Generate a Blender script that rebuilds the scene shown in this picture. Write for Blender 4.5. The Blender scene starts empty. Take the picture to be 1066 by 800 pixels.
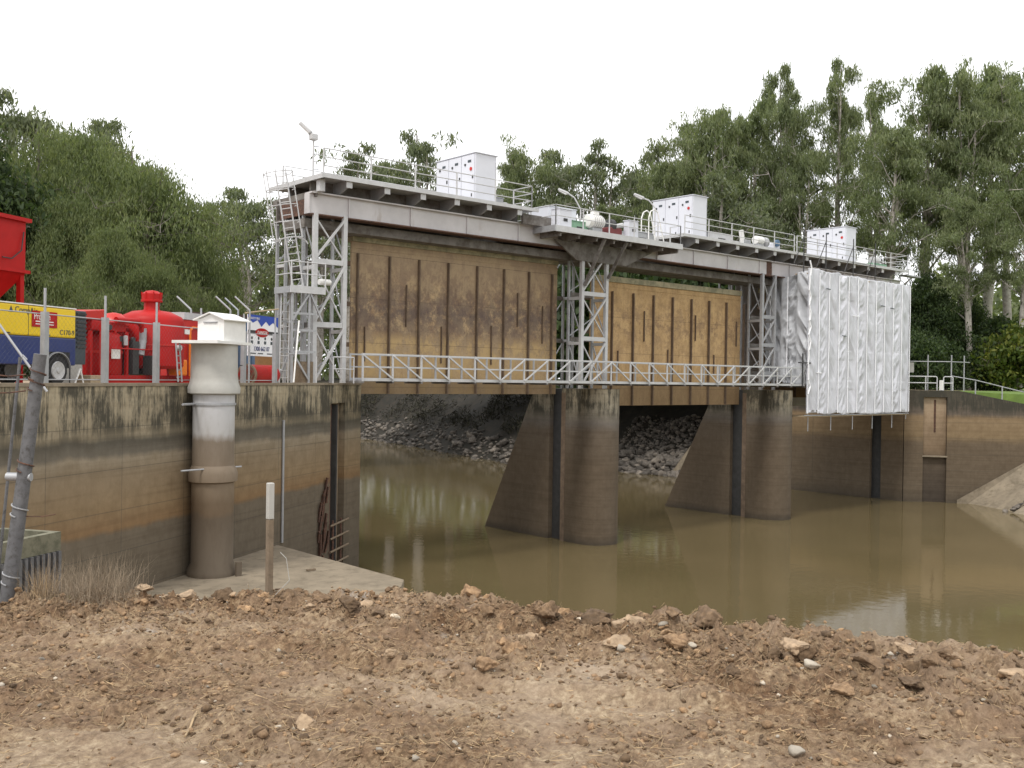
import bpy, math, random
import numpy as np
from mathutils import Vector, Matrix, noise as mnoise
random.seed(7); RNG = np.random.default_rng(11)
R = math.radians
scene = bpy.context.scene
COL = scene.collection

# ------------------------------------------------------------------ camera
F = 1039.0; EYE = 8.7
TH = R(49.0); ROLL = R(0.85); PITCH = -R(0.30)
fw = np.array([math.cos(TH)*math.cos(PITCH), math.sin(TH)*math.cos(PITCH), math.sin(PITCH)])
rt0 = np.array([math.sin(TH), -math.cos(TH), 0.]); up0 = np.cross(rt0, fw)
c_, s_ = math.cos(ROLL), math.sin(ROLL)
rt = c_*rt0 + s_*up0; up = -s_*rt0 + c_*up0
CAM = np.array([0., 0., EYE])
cd = bpy.data.cameras.new('camera'); cam = bpy.data.objects.new('camera', cd); COL.objects.link(cam)
cd.sensor_fit = 'HORIZONTAL'; cd.sensor_width = 36; cd.lens = F/1066*36; cd.clip_start = 0.1; cd.clip_end = 6000
M = Matrix(((rt[0], up[0], -fw[0], 0), (rt[1], up[1], -fw[1], 0), (rt[2], up[2], -fw[2], EYE), (0, 0, 0, 1)))
cam.matrix_world = M
scene.camera = cam
def ray(px, py): return fw + rt*(px-533)/F - up*(py-400)/F
def un(px, py, ax, val):            # surveyed point: where a sight line meets the plane axis = val
    r = ray(px, py); return CAM + r*((val-CAM[ax])/r[ax])
def dep(px, py, z): return CAM + ray(px, py)*z

# ------------------------------------------------------------------ node helpers
def newmat(name):
    m = bpy.data.materials.new(name); m.use_nodes = True
    nt = m.node_tree; b = nt.nodes['Principled BSDF']
    return m, nt, b
def N(nt, t, **k):
    n = nt.nodes.new(t)
    for a, v in k.items(): setattr(n, a, v)
    return n
def L(nt, a, b): nt.links.new(a, b)
def rgb(c): return (c[0], c[1], c[2], 1)
def mixc(nt, fac, a, b, mode='MIX'):
    m = N(nt, 'ShaderNodeMix', data_type='RGBA', blend_type=mode)
    for sock, v in ((m.inputs[0], fac), (m.inputs[6], a), (m.inputs[7], b)):
        if hasattr(v, 'is_linked') or isinstance(v, bpy.types.NodeSocket): L(nt, v, sock)
        elif isinstance(v, (int, float)): sock.default_value = v
        else: sock.default_value = rgb(v)
    return m.outputs[2]
def mathn(nt, op, a, b=0.0, c=0.0, clamp=False):
    m = N(nt, 'ShaderNodeMath', operation=op); m.use_clamp = clamp
    for i, v in enumerate((a, b, c)):
        if isinstance(v, bpy.types.NodeSocket): L(nt, v, m.inputs[i])
        else: m.inputs[i].default_value = v
    return m.outputs[0]
def ramp(nt, fac, stops):
    r = N(nt, 'ShaderNodeValToRGB'); L(nt, fac, r.inputs[0]); e = r.color_ramp.elements
    while len(e) < len(stops): e.new(0.5)
    for el, (p, c) in zip(e, stops):
        el.position = p; el.color = rgb(c) if not isinstance(c, (int, float)) else (c, c, c, 1)
    return r.outputs[0]
def noisef(nt, scale, detail=4, rough=0.6, stretch=None, world=True, off=0.0):
    if world: co = N(nt, 'ShaderNodeNewGeometry').outputs['Position']
    else: co = N(nt, 'ShaderNodeTexCoord').outputs['Object']
    mp = N(nt, 'ShaderNodeMapping'); L(nt, co, mp.inputs[0])
    if stretch: mp.inputs['Scale'].default_value = stretch
    mp.inputs['Location'].default_value = (off, off*1.7, off*.3)
    n = N(nt, 'ShaderNodeTexNoise'); L(nt, mp.outputs[0], n.inputs['Vector'])
    n.inputs['Scale'].default_value = scale; n.inputs['Detail'].default_value = detail; n.inputs['Roughness'].default_value = rough
    return n.outputs[0]
def bump(nt, b, h, strength, dist=0.02):
    bn = N(nt, 'ShaderNodeBump'); bn.inputs['Strength'].default_value = strength; bn.inputs['Distance'].default_value = dist
    L(nt, h, bn.inputs['Height']); L(nt, bn.outputs[0], b.inputs['Normal'])

def plain(name, c, rough=0.6, metal=0.0, var=0.25, scale=3.0, grime=None, gamt=0.5, bmp=0.1, world=True, streak=False, isl=0):
    m, nt, b = newmat(name)
    n = noisef(nt, scale, 6, 0.65, world=world)
    v = ramp(nt, n, [(0.3, tuple(x*(1-var) for x in c)), (0.7, tuple(min(1, x*(1+var*.6)) for x in c))])
    if grime:
        n2 = noisef(nt, scale*1.7, 8, 0.7, stretch=(1, 1, .22) if streak else None, world=world, off=5)
        f = ramp(nt, n2, [(1-gamt-.06, 0.0), (1-gamt+.12, 0.85)])
        v = mixc(nt, f, v, grime)
    if isl:
        rd = mathn(nt, 'FRACT', mathn(nt, 'ADD', N(nt, 'ShaderNodeNewGeometry').outputs['Random Per Island'], N(nt, 'ShaderNodeObjectInfo').outputs['Random']))
        v = mixc(nt, 1.0, v, ramp(nt, rd, [(0, (1-isl,)*3), (.6, (1, 1, 1)), (1, (1+isl, 1+isl*.95, 1+isl*.85))]), 'MULTIPLY')
    L(nt, v, b.inputs['Base Color']); b.inputs['Roughness'].default_value = rough; b.inputs['Metallic'].default_value = metal
    if bmp: bump(nt, b, noisef(nt, scale*12, 4, .6, world=world), bmp, .01)
    return m

def concrete(name, bands, mould=(.035, .032, .022), mz=(6.6, 7.2), mamt=.55, joints=True):
    """weathered river concrete: water-level bands by height, mould streaks on top, form-board lines"""
    m, nt, b = newmat(name)
    pos = N(nt, 'ShaderNodeNewGeometry').outputs['Position']
    sx = N(nt, 'ShaderNodeSeparateXYZ'); L(nt, pos, sx.inputs[0])
    z = sx.outputs[2]
    n1 = noisef(nt, .8, 5, .65, stretch=(1, 1, .5))
    zz = mathn(nt, 'ADD', z, mathn(nt, 'MULTIPLY', mathn(nt, 'SUBTRACT', n1, .5), .38))
    t = mathn(nt, 'DIVIDE', zz, 10.0, clamp=True)
    col = ramp(nt, t, [(p/10., c) for p, c in bands])
    # overall mottling
    n2 = noisef(nt, 2.2, 8, .7); col = mixc(nt, ramp(nt, n2, [(.35, 0.0), (.7, .55)]), col, mixc(nt, 1.0, col, (.55, .5, .42), 'MULTIPLY'))
    n3 = noisef(nt, 5, 6, .7, stretch=(1.2, 1.2, .12), off=3); col = mixc(nt, ramp(nt, n3, [(.5, 0.0), (.8, .35)]), col, mixc(nt, 1.0, col, (.6, .55, .48), 'MULTIPLY'))
    # horizontal silt lines
    n5 = noisef(nt, 1.0, 3, .5, stretch=(.15, .15, 7), off=9); col = mixc(nt, ramp(nt, n5, [(.5, 0.0), (.62, .28)]), col, mixc(nt, 1.0, col, (.6, .56, .5), 'MULTIPLY'))
    # mould streaks
    n4 = mathn(nt, 'ADD', mathn(nt, 'MULTIPLY', noisef(nt, 4.6, 9, .8, stretch=(1, 1, .13), off=7), .6), mathn(nt, 'MULTIPLY', noisef(nt, .7, 4, .6, off=17), .4))
    hz = mathn(nt, 'DIVIDE', mathn(nt, 'SUBTRACT', zz, mz[0]), mz[1]-mz[0], clamp=True)
    st = ramp(nt, n4, [(1-mamt-.06, 0.0), (1-mamt+.03, .92)])
    col = mixc(nt, mathn(nt, 'MULTIPLY', hz, st), col, mould)
    if joints:
        fr = mathn(nt, 'FRACT', mathn(nt, 'DIVIDE', z, 1.19)); ln = mathn(nt, 'LESS_THAN', fr, .022)
        col = mixc(nt, mathn(nt, 'MULTIPLY', ln, .45), col, (.05, .045, .035))
        xy = mathn(nt, 'ADD', mathn(nt, 'MULTIPLY', sx.outputs[0], .83), mathn(nt, 'MULTIPLY', sx.outputs[1], .56))
        fr2 = mathn(nt, 'FRACT', mathn(nt, 'DIVIDE', xy, 3.1)); l2 = mathn(nt, 'LESS_THAN', fr2, .008)
        col = mixc(nt, mathn(nt, 'MULTIPLY', l2, .5), col, (.05, .045, .035))
    L(nt, col, b.inputs['Base Color']); b.inputs['Roughness'].default_value = .88
    bump(nt, b, noisef(nt, 14, 8, .7), .35, .02)
    return m

MT = {}
MT['wall'] = concrete('wall_concrete', [(0, (.1, .08, .056)), (4.15, (.145, .116, .08)), (4.3, (.23, .14, .065)), (4.9, (.25, .175, .095)), (5.8, (.25, .19, .12)), (6.25, (.29, .24, .17)), (6.4, (.15, .13, .1)), (6.75, (.1, .088, .065)), (6.95, (.3, .25, .17)), (8.2, (.42, .36, .25))], mamt=.495)
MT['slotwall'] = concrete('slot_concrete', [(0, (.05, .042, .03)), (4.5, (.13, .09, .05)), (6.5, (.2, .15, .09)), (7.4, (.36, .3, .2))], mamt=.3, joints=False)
MT['pier'] = concrete('pier_concrete', [(0, (.06, .047, .032)), (.5, (.115, .086, .056)), (4, (.118, .087, .056)), (5.9, (.13, .1, .07)), (6.4, (.15, .13, .11)), (7.2, (.27, .24, .18)), (8.2, (.36, .31, .22))], mz=(6.5, 7.0), mamt=.5, joints=False)
MT['abut'] = concrete('abutment_concrete', [(0, (.08, .062, .042)), (1, (.125, .095, .062)), (4.4, (.13, .095, .06)), (4.9, (.22, .155, .085)), (6.3, (.25, .175, .1)), (6.6, (.14, .11, .085)), (7.3, (.09, .075, .055)), (8.2, (.075, .065, .045))], mz=(6.2, 7.0), mamt=.5)
MT['slab'] = plain('slab_concrete', (.25, .205, .145), .9, var=.25, scale=1.2, grime=(.13, .105, .07), gamt=.45, bmp=.3)
MT['galv'] = plain('galvanised_steel', (.37, .375, .385), .5, .3, .15, 4, grime=(.33, .31, .28), gamt=.35)
MT['galvlight'] = plain('light_painted_steel', (.5, .5, .5), .5, .1, .12, 3, grime=(.35, .32, .27), gamt=.33)
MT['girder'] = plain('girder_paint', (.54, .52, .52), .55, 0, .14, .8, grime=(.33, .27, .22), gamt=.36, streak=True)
MT['under'] = plain('shaded_underside_steel', (.2, .185, .17), .8, 0, .3, 1.2, grime=(.09, .075, .06), gamt=.5)  # darker steel: shade under and behind the deck put into the colour
MT['dark'] = plain('dark_steel', (.05, .05, .05), .6, .2, .3)
MT['cab'] = plain('cabinet_paint', (.64, .65, .7), .5, 0, .05, 1.0, bmp=0)
MT['white'] = plain('white_paint', (.78, .77, .74), .5, 0, .08, 3, grime=(.45, .42, .36), gamt=.25)
MT['cream'] = plain('well_paint', (.43, .42, .385), .6, 0, .1, 3)
MT['red'] = plain('red_paint', (.4, .008, .007), .5, 0, .12, 2.5, bmp=.03)
MT['redlight'] = plain('orange_red_paint', (.5, .018, .01), .4, 0, .1, 2.5)
for k_ in ('red',): MT[k_].node_tree.nodes['Principled BSDF'].inputs['Specular IOR Level'].default_value = .25
MT['yellow'] = plain('yellow_paint', (.78, .54, .012), .35, 0, .05, 2.0, bmp=.02)
MT['blue'] = plain('navy_paint', (.02, .035, .15), .35, 0, .1, 2.0, bmp=.02)
MT['signblue'] = plain('sign_blue', (.03, .08, .42), .4, 0, .05)
MT['bluegrey'] = plain('blue_grey_paint', (.09, .16, .26), .6, 0, .2)
MT['black'] = plain('black_rubber', (.015, .015, .016), .75, 0, .2)
MT['charcoal'] = plain('charcoal_louvre', (.05, .065, .075), .5, 0, .2)
MT['orange'] = plain('orange_paint', (.8, .2, .01), .45, 0, .1)
MT['rust'] = plain('rusty_steel', (.14, .07, .045), .85, .1, .4, 6, grime=(.05, .035, .03), gamt=.5)
MT['timber'] = plain('old_timber', (.2, .15, .1), .85, 0, .3, 8, grime=(.1, .075, .05), gamt=.4)
MT['plank'] = plain('scaffold_plank', (.4, .31, .2), .85, 0, .25, 6)
MT['brick'] = plain('tan_brick', (.42, .23, .1), .85, 0, .12, 6)
MT['roof'] = plain('dark_roof', (.09, .06, .05), .8, 0, .2)
MT['tape'] = plain('wrap_tape', (.88, .88, .9), .4, 0, .04, bmp=0)
MT['greenp'] = plain('green_paint', (.2, .36, .24), .5, 0, .15)
MT['weathered'] = plain('weathered_post', (.15, .15, .155), .7, .3, .25, 12, grime=(.07, .065, .06), gamt=.45)
MT['glass'] = plain('lamp_lens', (.7, .7, .68), .2, 0, .05, bmp=0)

# gate skin: ochre paint, brown patches, dark stain
def gatemat(name, base, alt, stain, stamt, zc):
    m, nt, b = newmat(name)
    n1 = noisef(nt, 1.7, 10, .78, stretch=(1, 1, .7)); col = mixc(nt, ramp(nt, n1, [(.44, 0.0), (.56, 1.0)]), base, alt)
    pos = N(nt, 'ShaderNodeNewGeometry').outputs['Position']; sx = N(nt, 'ShaderNodeSeparateXYZ'); L(nt, pos, sx.inputs[0]); z = sx.outputs[2]
    d = mathn(nt, 'ABSOLUTE', mathn(nt, 'SUBTRACT', z, zc)); fall = mathn(nt, 'SUBTRACT', 1.0, mathn(nt, 'DIVIDE', d, 2.6), clamp=True)
    n2 = noisef(nt, 1.5, 12, .82, off=4); f = mathn(nt, 'MULTIPLY', ramp(nt, n2, [(.52-stamt*.2, 0.0), (.58-stamt*.1, .85)]), fall)
    col = mixc(nt, f, col, stain)
    n3 = noisef(nt, 7, 8, .75, off=2); col = mixc(nt, ramp(nt, n3, [(.52, 0.0), (.68, .6)]), col, mixc(nt, 1.0, col, (.5, .42, .35), 'MULTIPLY'))
    n4 = noisef(nt, 4, 5, .6, stretch=(1.2, 1.2, .1), off=8); col = mixc(nt, ramp(nt, n4, [(.5, 0.0), (.7, .4)]), col, mixc(nt, 1.0, col, (.6, .55, .5), 'MULTIPLY'))
    if stamt > .5:   # old gate: chalky top, ochre lower plates, each with its own paint
        col = mixc(nt, mathn(nt, 'MULTIPLY', mathn(nt, 'DIVIDE', mathn(nt, 'SUBTRACT', z, 12.8), 1.4, clamp=True), .6), col, (.33, .25, .165)); lo_ = mathn(nt, 'MULTIPLY', mathn(nt, 'DIVIDE', mathn(nt, 'SUBTRACT', 10.9, z), .5, clamp=True), ramp(nt, n1, [(.46, 0.0), (.54, .8)])); col = mixc(nt, lo_, col, (.5, .35, .16))
    sl = mathn(nt, 'LESS_THAN', mathn(nt, 'FRACT', mathn(nt, 'DIVIDE', z, 2.05)), .012); col = mixc(nt, mathn(nt, 'MULTIPLY', sl, .55), col, (.09, .06, .04))
    hh = mathn(nt, 'DIVIDE', mathn(nt, 'SUBTRACT', 8.75, z), .3, clamp=True)   # darker brown over the lowest metre
    col = mixc(nt, mathn(nt, 'MULTIPLY', hh, .6), col, (.11, .075, .045))
    L(nt, col, b.inputs['Base Color']); b.inputs['Roughness'].default_value = .8
    bump(nt, b, noisef(nt, 10, 8, .7), .3, .02)
    return m
MT['gate1'] = gatemat('gate_paint_stained', (.46, .33, .18), (.27, .175, .1), (.105, .078, .07), .7, 11.8)
MT['gate2'] = gatemat('gate_paint_ochre', (.52, .35, .17), (.43, .28, .13), (.25, .16, .09), .2, 12)
MT['gaterib'] = plain('gate_rib_shaded', (.15, .105, .07), .85, 0, .35, 3)  # darker than the skin, shading along the ribs included in the colour
MT['gatetop'] = plain('gate_top_paint', (.42, .37, .24), .8, 0, .3, 1.2, grime=(.2, .19, .12), gamt=.5)

# shrink wrap sheeting
def wrapmat(name, c):
    m, nt, b = newmat(name)
    n = noisef(nt, 1.3, 6, .7, stretch=(1, 1, .3)); v = ramp(nt, n, [(.3, tuple(x*.78 for x in c)), (.7, c)])
    L(nt, v, b.inputs['Base Color']); b.inputs['Roughness'].default_value = .42
    h = noisef(nt, 1.5, 3, .55, stretch=(1.6, 1.6, .35), off=2); bump(nt, b, h, .6, .15)
    return m
MT['wrap'] = wrapmat('shrink_wrap', (.63, .635, .68))
MT['wrapgrey'] = wrapmat('shrink_wrap_grey', (.47, .48, .5))

# soil
def soil():
    m, nt, b = newmat('churned_soil')
    n1 = noisef(nt, .55, 6, .65); n2 = noisef(nt, 3.5, 8, .7, off=2); n3 = noisef(nt, 22, 8, .75, off=5)
    col = ramp(nt, n3, [(.36, (.15, .098, .052)), (.5, (.36, .25, .145)), (.64, (.6, .47, .3))])
    col = mixc(nt, ramp(nt, n2, [(.42, 0.0), (.58, .95)]), col, mixc(nt, 1.0, col, (.56, .46, .38), 'MULTIPLY'))
    pale = ramp(nt, n3, [(.3, (.38, .275, .175)), (.7, (.62, .5, .37))])
    f = mathn(nt, 'MULTIPLY', ramp(nt, n1, [(.44, 0.0), (.6, 1.0)]), ramp(nt, n2, [(.4, 0.2), (.6, .8)]))
    col = mixc(nt, f, col, pale)
    at = N(nt, 'ShaderNodeAttribute'); at.attribute_name = 'churn'   # how recently turned (damp, dark) the earth is
    ch = at.outputs['Fac']; col = mixc(nt, mathn(nt, 'MULTIPLY', ch, .5), col, mixc(nt, 1.0, col, (.6, .48, .39), 'MULTIPLY')); col = mixc(nt, mathn(nt, 'MULTIPLY', mathn(nt, 'SUBTRACT', 1.0, ch, clamp=True), .3), col, pale)
    n4 = noisef(nt, 1.3, 5, .6, off=12); g = ramp(nt, n4, [(.64, 0.0), (.7, .55)]); col = mixc(nt, g, col, (.43, .42, .4))
    L(nt, col, b.inputs['Base Color']); b.inputs['Roughness'].default_value = .93
    h = mathn(nt, 'ADD', mathn(nt, 'MULTIPLY', noisef(nt, 30, 10, .8), 1.0), mathn(nt, 'MULTIPLY', noisef(nt, 9, 6, .7, off=3), .8)); bump(nt, b, h, .9, .035)
    return m
MT['soil'] = soil()
MT['clod'] = plain('soil_clod', (.3, .195, .11), .95, 0, .5, 16, grime=(.15, .092, .05), gamt=.5, bmp=.8, isl=.5)
MT['clodpale'] = plain('pale_clod', (.42, .3, .19), .95, 0, .35, 12, grime=(.2, .14, .09), gamt=.45, bmp=.7)
MT['stone'] = plain('river_stone', (.4, .35, .28), .8, 0, .3, 10, bmp=.4, isl=.5)
MT['straw'] = plain('dry_straw', (.4, .29, .17), .85, 0, .35, 20, bmp=0, isl=.5)
MT['drybush'] = plain('dry_brush', (.26, .2, .135), .9, 0, .35, 12, bmp=0)
MT['rock'] = plain('bank_rock', (.165, .145, .125), .9, 0, .6, 2.6, grime=(.09, .075, .06), gamt=.5, bmp=.5, isl=.5)
MT['earth'] = plain('dark_earth', (.032, .024, .015), .95, 0, .6, .9, grime=(.012, .011, .007), gamt=.55, bmp=.8)
MT['gravel'] = plain('gravel_yard', (.33, .25, .17), .95, 0, .3, 1.5, bmp=.5)
MT['grass'] = plain('mown_grass', (.13, .2, .04), .95, 0, .35, 1.2, grime=(.12, .17, .05), gamt=.4, bmp=.6)
MT['bed'] = plain('river_bed', (.08, .065, .045), .95)

# water
m, nt, b = newmat('muddy_water')
n = noisef(nt, .12, 5, .6); v = ramp(nt, n, [(.3, (.108, .084, .04)), (.7, (.137, .104, .052))])
L(nt, v, b.inputs['Base Color']); b.inputs['Roughness'].default_value = .05; b.inputs['IOR'].default_value = 1.33
h = mathn(nt, 'ADD', noisef(nt, 1.6, 3, .5), mathn(nt, 'MULTIPLY', noisef(nt, 7, 3, .55, off=4), .25)); bump(nt, b, h, .10, .05)
MT['water'] = m

# foliage
def leaf(name, dark, light, yel):
    m, nt, b = newmat(name)
    g = N(nt, 'ShaderNodeNewGeometry'); rnd = g.outputs['Random Per Island']
    col = ramp(nt, rnd, [(0, dark), (.6, light), (1, yel)])
    n = noisef(nt, .35, 3, .6); col = mixc(nt, ramp(nt, n, [(.35, 0.0), (.65, .6)]), col, mixc(nt, 1.0, col, (.62, .72, .62), 'MULTIPLY'))
    L(nt, col, b.inputs['Base Color']); b.inputs['Roughness'].default_value = .6; b.inputs['Specular IOR Level'].default_value = .3
    tr = N(nt, 'ShaderNodeBsdfTranslucent'); L(nt, mixc(nt, 1.0, col, (1.3, 1.35, .7), 'MULTIPLY'), tr.inputs[0])
    mx = N(nt, 'ShaderNodeMixShader'); mx.inputs[0].default_value = .45
    out = nt.nodes['Material Output']; L(nt, b.outputs[0], mx.inputs[1]); L(nt, tr.outputs[0], mx.inputs[2]); L(nt, mx.outputs[0], out.inputs[0])
    return m
MT['leafgum'] = leaf('gum_leaves', (.125, .15, .08), (.2, .23, .12), (.29, .31, .185))
MT['leafwillow'] = leaf('willow_leaves', (.1, .13, .055), (.165, .195, .085), (.24, .265, .13))
MT['leafgrey'] = leaf('grey_gum_leaves', (.11, .13, .08), (.18, .2, .125), (.25, .27, .18))
MT['leafdark'] = leaf('dark_leaves', (.03, .05, .02), (.06, .09, .035), (.1, .135, .05))
MT['leafyel'] = leaf('yellowing_leaves', (.05, .08, .015), (.1, .135, .025), (.2, .2, .04))
MT['barkdark'] = plain('dark_bark', (.16, .14, .115), .9, 0, .3, 1.5)
MT['scrub'] = plain('dead_scrub', (.035, .033, .018), .9, var=.6, scale=2, bmp=0, isl=.6)
MT['bark'] = plain('gum_bark', (.42, .385, .34), .85, 0, .3, 1.5, grime=(.14, .12, .1), gamt=.45)

# ------------------------------------------------------------------ mesh helpers
FR = {}
class MB:
    def __init__(s): s.v = []; s.f = []
    def add(s, vs, fs):
        o = len(s.v); s.v += [tuple(map(float, p)) for p in vs]; s.f += [tuple(i+o for i in f) for f in fs]; return s
    def box(s, x0, x1, y0, y1, z0, z1):
        return s.add([(x0,y0,z0),(x1,y0,z0),(x1,y1,z0),(x0,y1,z0),(x0,y0,z1),(x1,y0,z1),(x1,y1,z1),(x0,y1,z1)],
                     [(0,3,2,1),(4,5,6,7),(0,1,5,4),(1,2,6,5),(2,3,7,6),(3,0,4,7)])
    def beam(s, p, q, w, h=None, upv=(0, 0, 1)):
        h = h or w; p = Vector(p); q = Vector(q); d = (q-p).normalized(); u = Vector(upv)
        if abs(d.dot(u)) > .95: u = Vector((1, 0, 0))
        a = d.cross(u).normalized(); bb = a.cross(d).normalized(); a *= w/2; bb *= h/2
        vs = [p-a-bb, p+a-bb, p+a+bb, p-a+bb, q-a-bb, q+a-bb, q+a+bb, q-a+bb]
        return s.add(vs, [(0,3,2,1),(4,5,6,7),(0,1,5,4),(1,2,6,5),(2,3,7,6),(3,0,4,7)])
    def tube(s, p, q, r, n=8, r2=None):
        r2 = r if r2 is None else r2; p = Vector(p); q = Vector(q); d = (q-p).normalized(); u = Vector((0, 0, 1)) if abs(d.z) < .95 else Vector((1, 0, 0))
        a = d.cross(u).normalized(); bb = a.cross(d).normalized(); vs = []
        for c, rr in ((p, r), (q, r2)):
            for i in range(n):
                t = 2*math.pi*i/n; vs.append(c + a*math.cos(t)*rr + bb*math.sin(t)*rr)
        fs = [(i, (i+1) % n, n+(i+1) % n, n+i) for i in range(n)] + [tuple(range(n))[::-1], tuple(range(n, 2*n))]
        return s.add(vs, fs)
    def path(s, pts, r, n=6):
        for a, b_ in zip(pts[:-1], pts[1:]): s.tube(a, b_, r, n)
        return s
    def prism(s, poly, z0, z1):          # z0/z1 number or list
        n = len(poly); zz0 = z0 if isinstance(z0, (list, tuple)) else [z0]*n; zz1 = z1 if isinstance(z1, (list, tuple)) else [z1]*n
        vs = [(p[0], p[1], z) for p, z in zip(poly, zz0)] + [(p[0], p[1], z) for p, z in zip(poly, zz1)]
        return s.add(vs, [tuple(range(n))[::-1], tuple(range(n, 2*n))] + [(i, (i+1) % n, n+(i+1) % n, n+i) for i in range(n)])
    def lathe(s, prof, c=(0, 0, 0), n=24, axis='z'):
        vs = []; k = len(prof)
        for r, h in prof:
            for i in range(n):
                t = 2*math.pi*i/n; x, y = r*math.cos(t), r*math.sin(t)
                if axis == 'z': p = (x, y, h)
                elif axis == 'x': p = (h, x, y)
                else: p = (x, h, y)
                vs.append((p[0]+c[0], p[1]+c[1], p[2]+c[2]))
        fs = [(j*n+i, j*n+(i+1) % n, (j+1)*n+(i+1) % n, (j+1)*n+i) for j in range(k-1) for i in range(n)]
        fs += [tuple(range(n))[::-1], tuple(range((k-1)*n, k*n))]
        return s.add(vs, fs)
    def build(s, name, mat, parent=None, smooth=False, local=False, bevel=0):
        me = bpy.data.meshes.new(name); vs = s.v
        if parent is not None and not local:
            Mi = FR[parent.name].inverted(); vs = [tuple(Mi @ Vector(p)) for p in vs]
        me.from_pydata(vs, [], s.f); me.materials.append(MT[mat] if isinstance(mat, str) else mat); me.update()
        import bmesh
        bm = bmesh.new(); bm.from_mesh(me); bmesh.ops.recalc_face_normals(bm, faces=bm.faces); bm.to_mesh(me); bm.free()
        o = bpy.data.objects.new(name, me); COL.objects.link(o)
        if smooth:
            me.polygons.foreach_set('use_smooth', [True]*len(me.polygons)); me.set_sharp_from_angle(angle=R(40))
        if bevel:
            bv = o.modifiers.new('bevel', 'BEVEL'); bv.width = bevel; bv.segments = 2; bv.limit_method = 'ANGLE'
        if parent is not None:
            o.parent = parent; FR[o.name] = FR[parent.name]
        return o
def tag(o, label, cat, group=None):
    o['label'] = label; o['category'] = cat
    if group: o['group'] = group
    return o
def thing(name, label, cat, loc=(0, 0, 0), rz=0.0, group=None):
    o = bpy.data.objects.new(name, None); COL.objects.link(o); o.location = loc; o.rotation_euler = (0, 0, rz); o.empty_display_size = .2
    FR[o.name] = Matrix.Translation(Vector(loc)) @ Matrix.Rotation(rz, 4, 'Z')
    return tag(o, label, cat, group)
def struct(o): o['kind'] = 'structure'; return o
def stuff(o, label, cat):
    tag(o, label, cat); o['kind'] = 'stuff'; return o
def kids(o): return [c for c in ALLCH.get(o.name, [])]
def dup(root, loc, rz, label=None, scale=1.0, group=None):
    r = root.copy(); COL.objects.link(r); r.location = loc; r.rotation_euler = (0, 0, rz); r.scale = (scale,)*3 if not isinstance(scale, tuple) else scale
    if label: r['label'] = label
    if group: r['group'] = group
    for ch in list(root.children):
        c = ch.copy(); COL.objects.link(c); c.parent = r
        for g in list(ch.children):
            d = g.copy(); COL.objects.link(d); d.parent = c
    return r
def fastmesh(name, V, Fq, mat, parent=None, smooth=False):
    """numpy mesh: V (n,3), Fq (m,k)"""
    me = bpy.data.meshes.new(name); n, k = Fq.shape
    me.vertices.add(len(V)); me.vertices.foreach_set('co', V.astype(np.float32).ravel())
    me.loops.add(n*k); me.loops.foreach_set('vertex_index', Fq.astype(np.int32).ravel())
    me.polygons.add(n); me.polygons.foreach_set('loop_start', (np.arange(n)*k).astype(np.int32))
    me.update(calc_edges=True); me.materials.append(MT[mat])
    if smooth: me.polygons.foreach_set('use_smooth', np.ones(n, bool))
    o = bpy.data.objects.new(name, me); COL.objects.link(o)
    if parent is not None: o.parent = parent
    return o
def text(body, name, size, origin, xdir, ydir, mat, parent, extrude=.004, align='LEFT', squash=1.0):
    cu = bpy.data.curves.new('lettering', 'FONT'); cu.body = body; cu.size = size; cu.extrude = extrude; cu.align_x = align
    t = bpy.data.objects.new('lettering', cu); COL.objects.link(t)
    dg = bpy.context.evaluated_depsgraph_get(); me = bpy.data.meshes.new_from_object(t.evaluated_get(dg)); bpy.data.objects.remove(t)
    x = Vector(xdir).normalized(); y = Vector(ydir).normalized(); z = x.cross(y)
    mw = Matrix(((x[0]*squash, y[0], z[0], origin[0]), (x[1]*squash, y[1], z[1], origin[1]), (x[2]*squash, y[2], z[2], origin[2]), (0, 0, 0, 1)))
    me.transform(mw); me.materials.clear(); me.materials.append(MT[mat])
    o = bpy.data.objects.new(name, me); COL.objects.link(o); o.parent = parent
    return o

def vnoise(x, y, seed=0):
    xi = np.floor(x).astype(np.int64); yi = np.floor(y).astype(np.int64); fx = x-xi; fy = y-yi
    def h(a, b_):
        n_ = (a*374761393 + b_*668265263 + seed*1274126177) & 0xffffffff
        n_ = ((n_ ^ (n_ >> 13))*1274126177) & 0xffffffff
        return ((n_ ^ (n_ >> 16)) & 0xffff)/65535.
    sx = fx*fx*(3-2*fx); sy = fy*fy*(3-2*fy)
    return (h(xi, yi)*(1-sx)+h(xi+1, yi)*sx)*(1-sy)+(h(xi, yi+1)*(1-sx)+h(xi+1, yi+1)*sx)*sy
def fbm(x, y, o=5, seed=0, g=.5):
    s = 0; a = 1; t = 0
    for i in range(o):
        s = s+a*vnoise(x*2**i+17.3*i, y*2**i-9.1*i, seed+i); t += a; a *= g
    return s/t
# ------------------------------------------------------------------ left retaining wall frame
W0 = np.array([6.61, 26.4, 0.]); wd = np.array([.82865, .55977, 0.]); wn = np.array([.55977, -.82865, 0.]); WANG = math.atan2(.55977, .82865)
def wpos(s, back=0.0, z=8.32): p = W0+wd*s-wn*back; return (float(p[0]), float(p[1]), z)
def wxy(s, back=0.0): return wpos(s, back)[:2]
ZT = 8.32
# ground beneath everything
struct(MB().prism([(-3000, -3000), (3000, -3000), (3000, 3000), (-3000, 3000)], -3.0, -2.0).build('ground', 'bed'))
struct(fastmesh('river', np.array([(-1500, -1500, 0), (1500, -1500, 0), (1500, 1500, 0), (-1500, 1500, 0)], float), np.array([[0, 1, 2, 3]]), 'water'))
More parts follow.
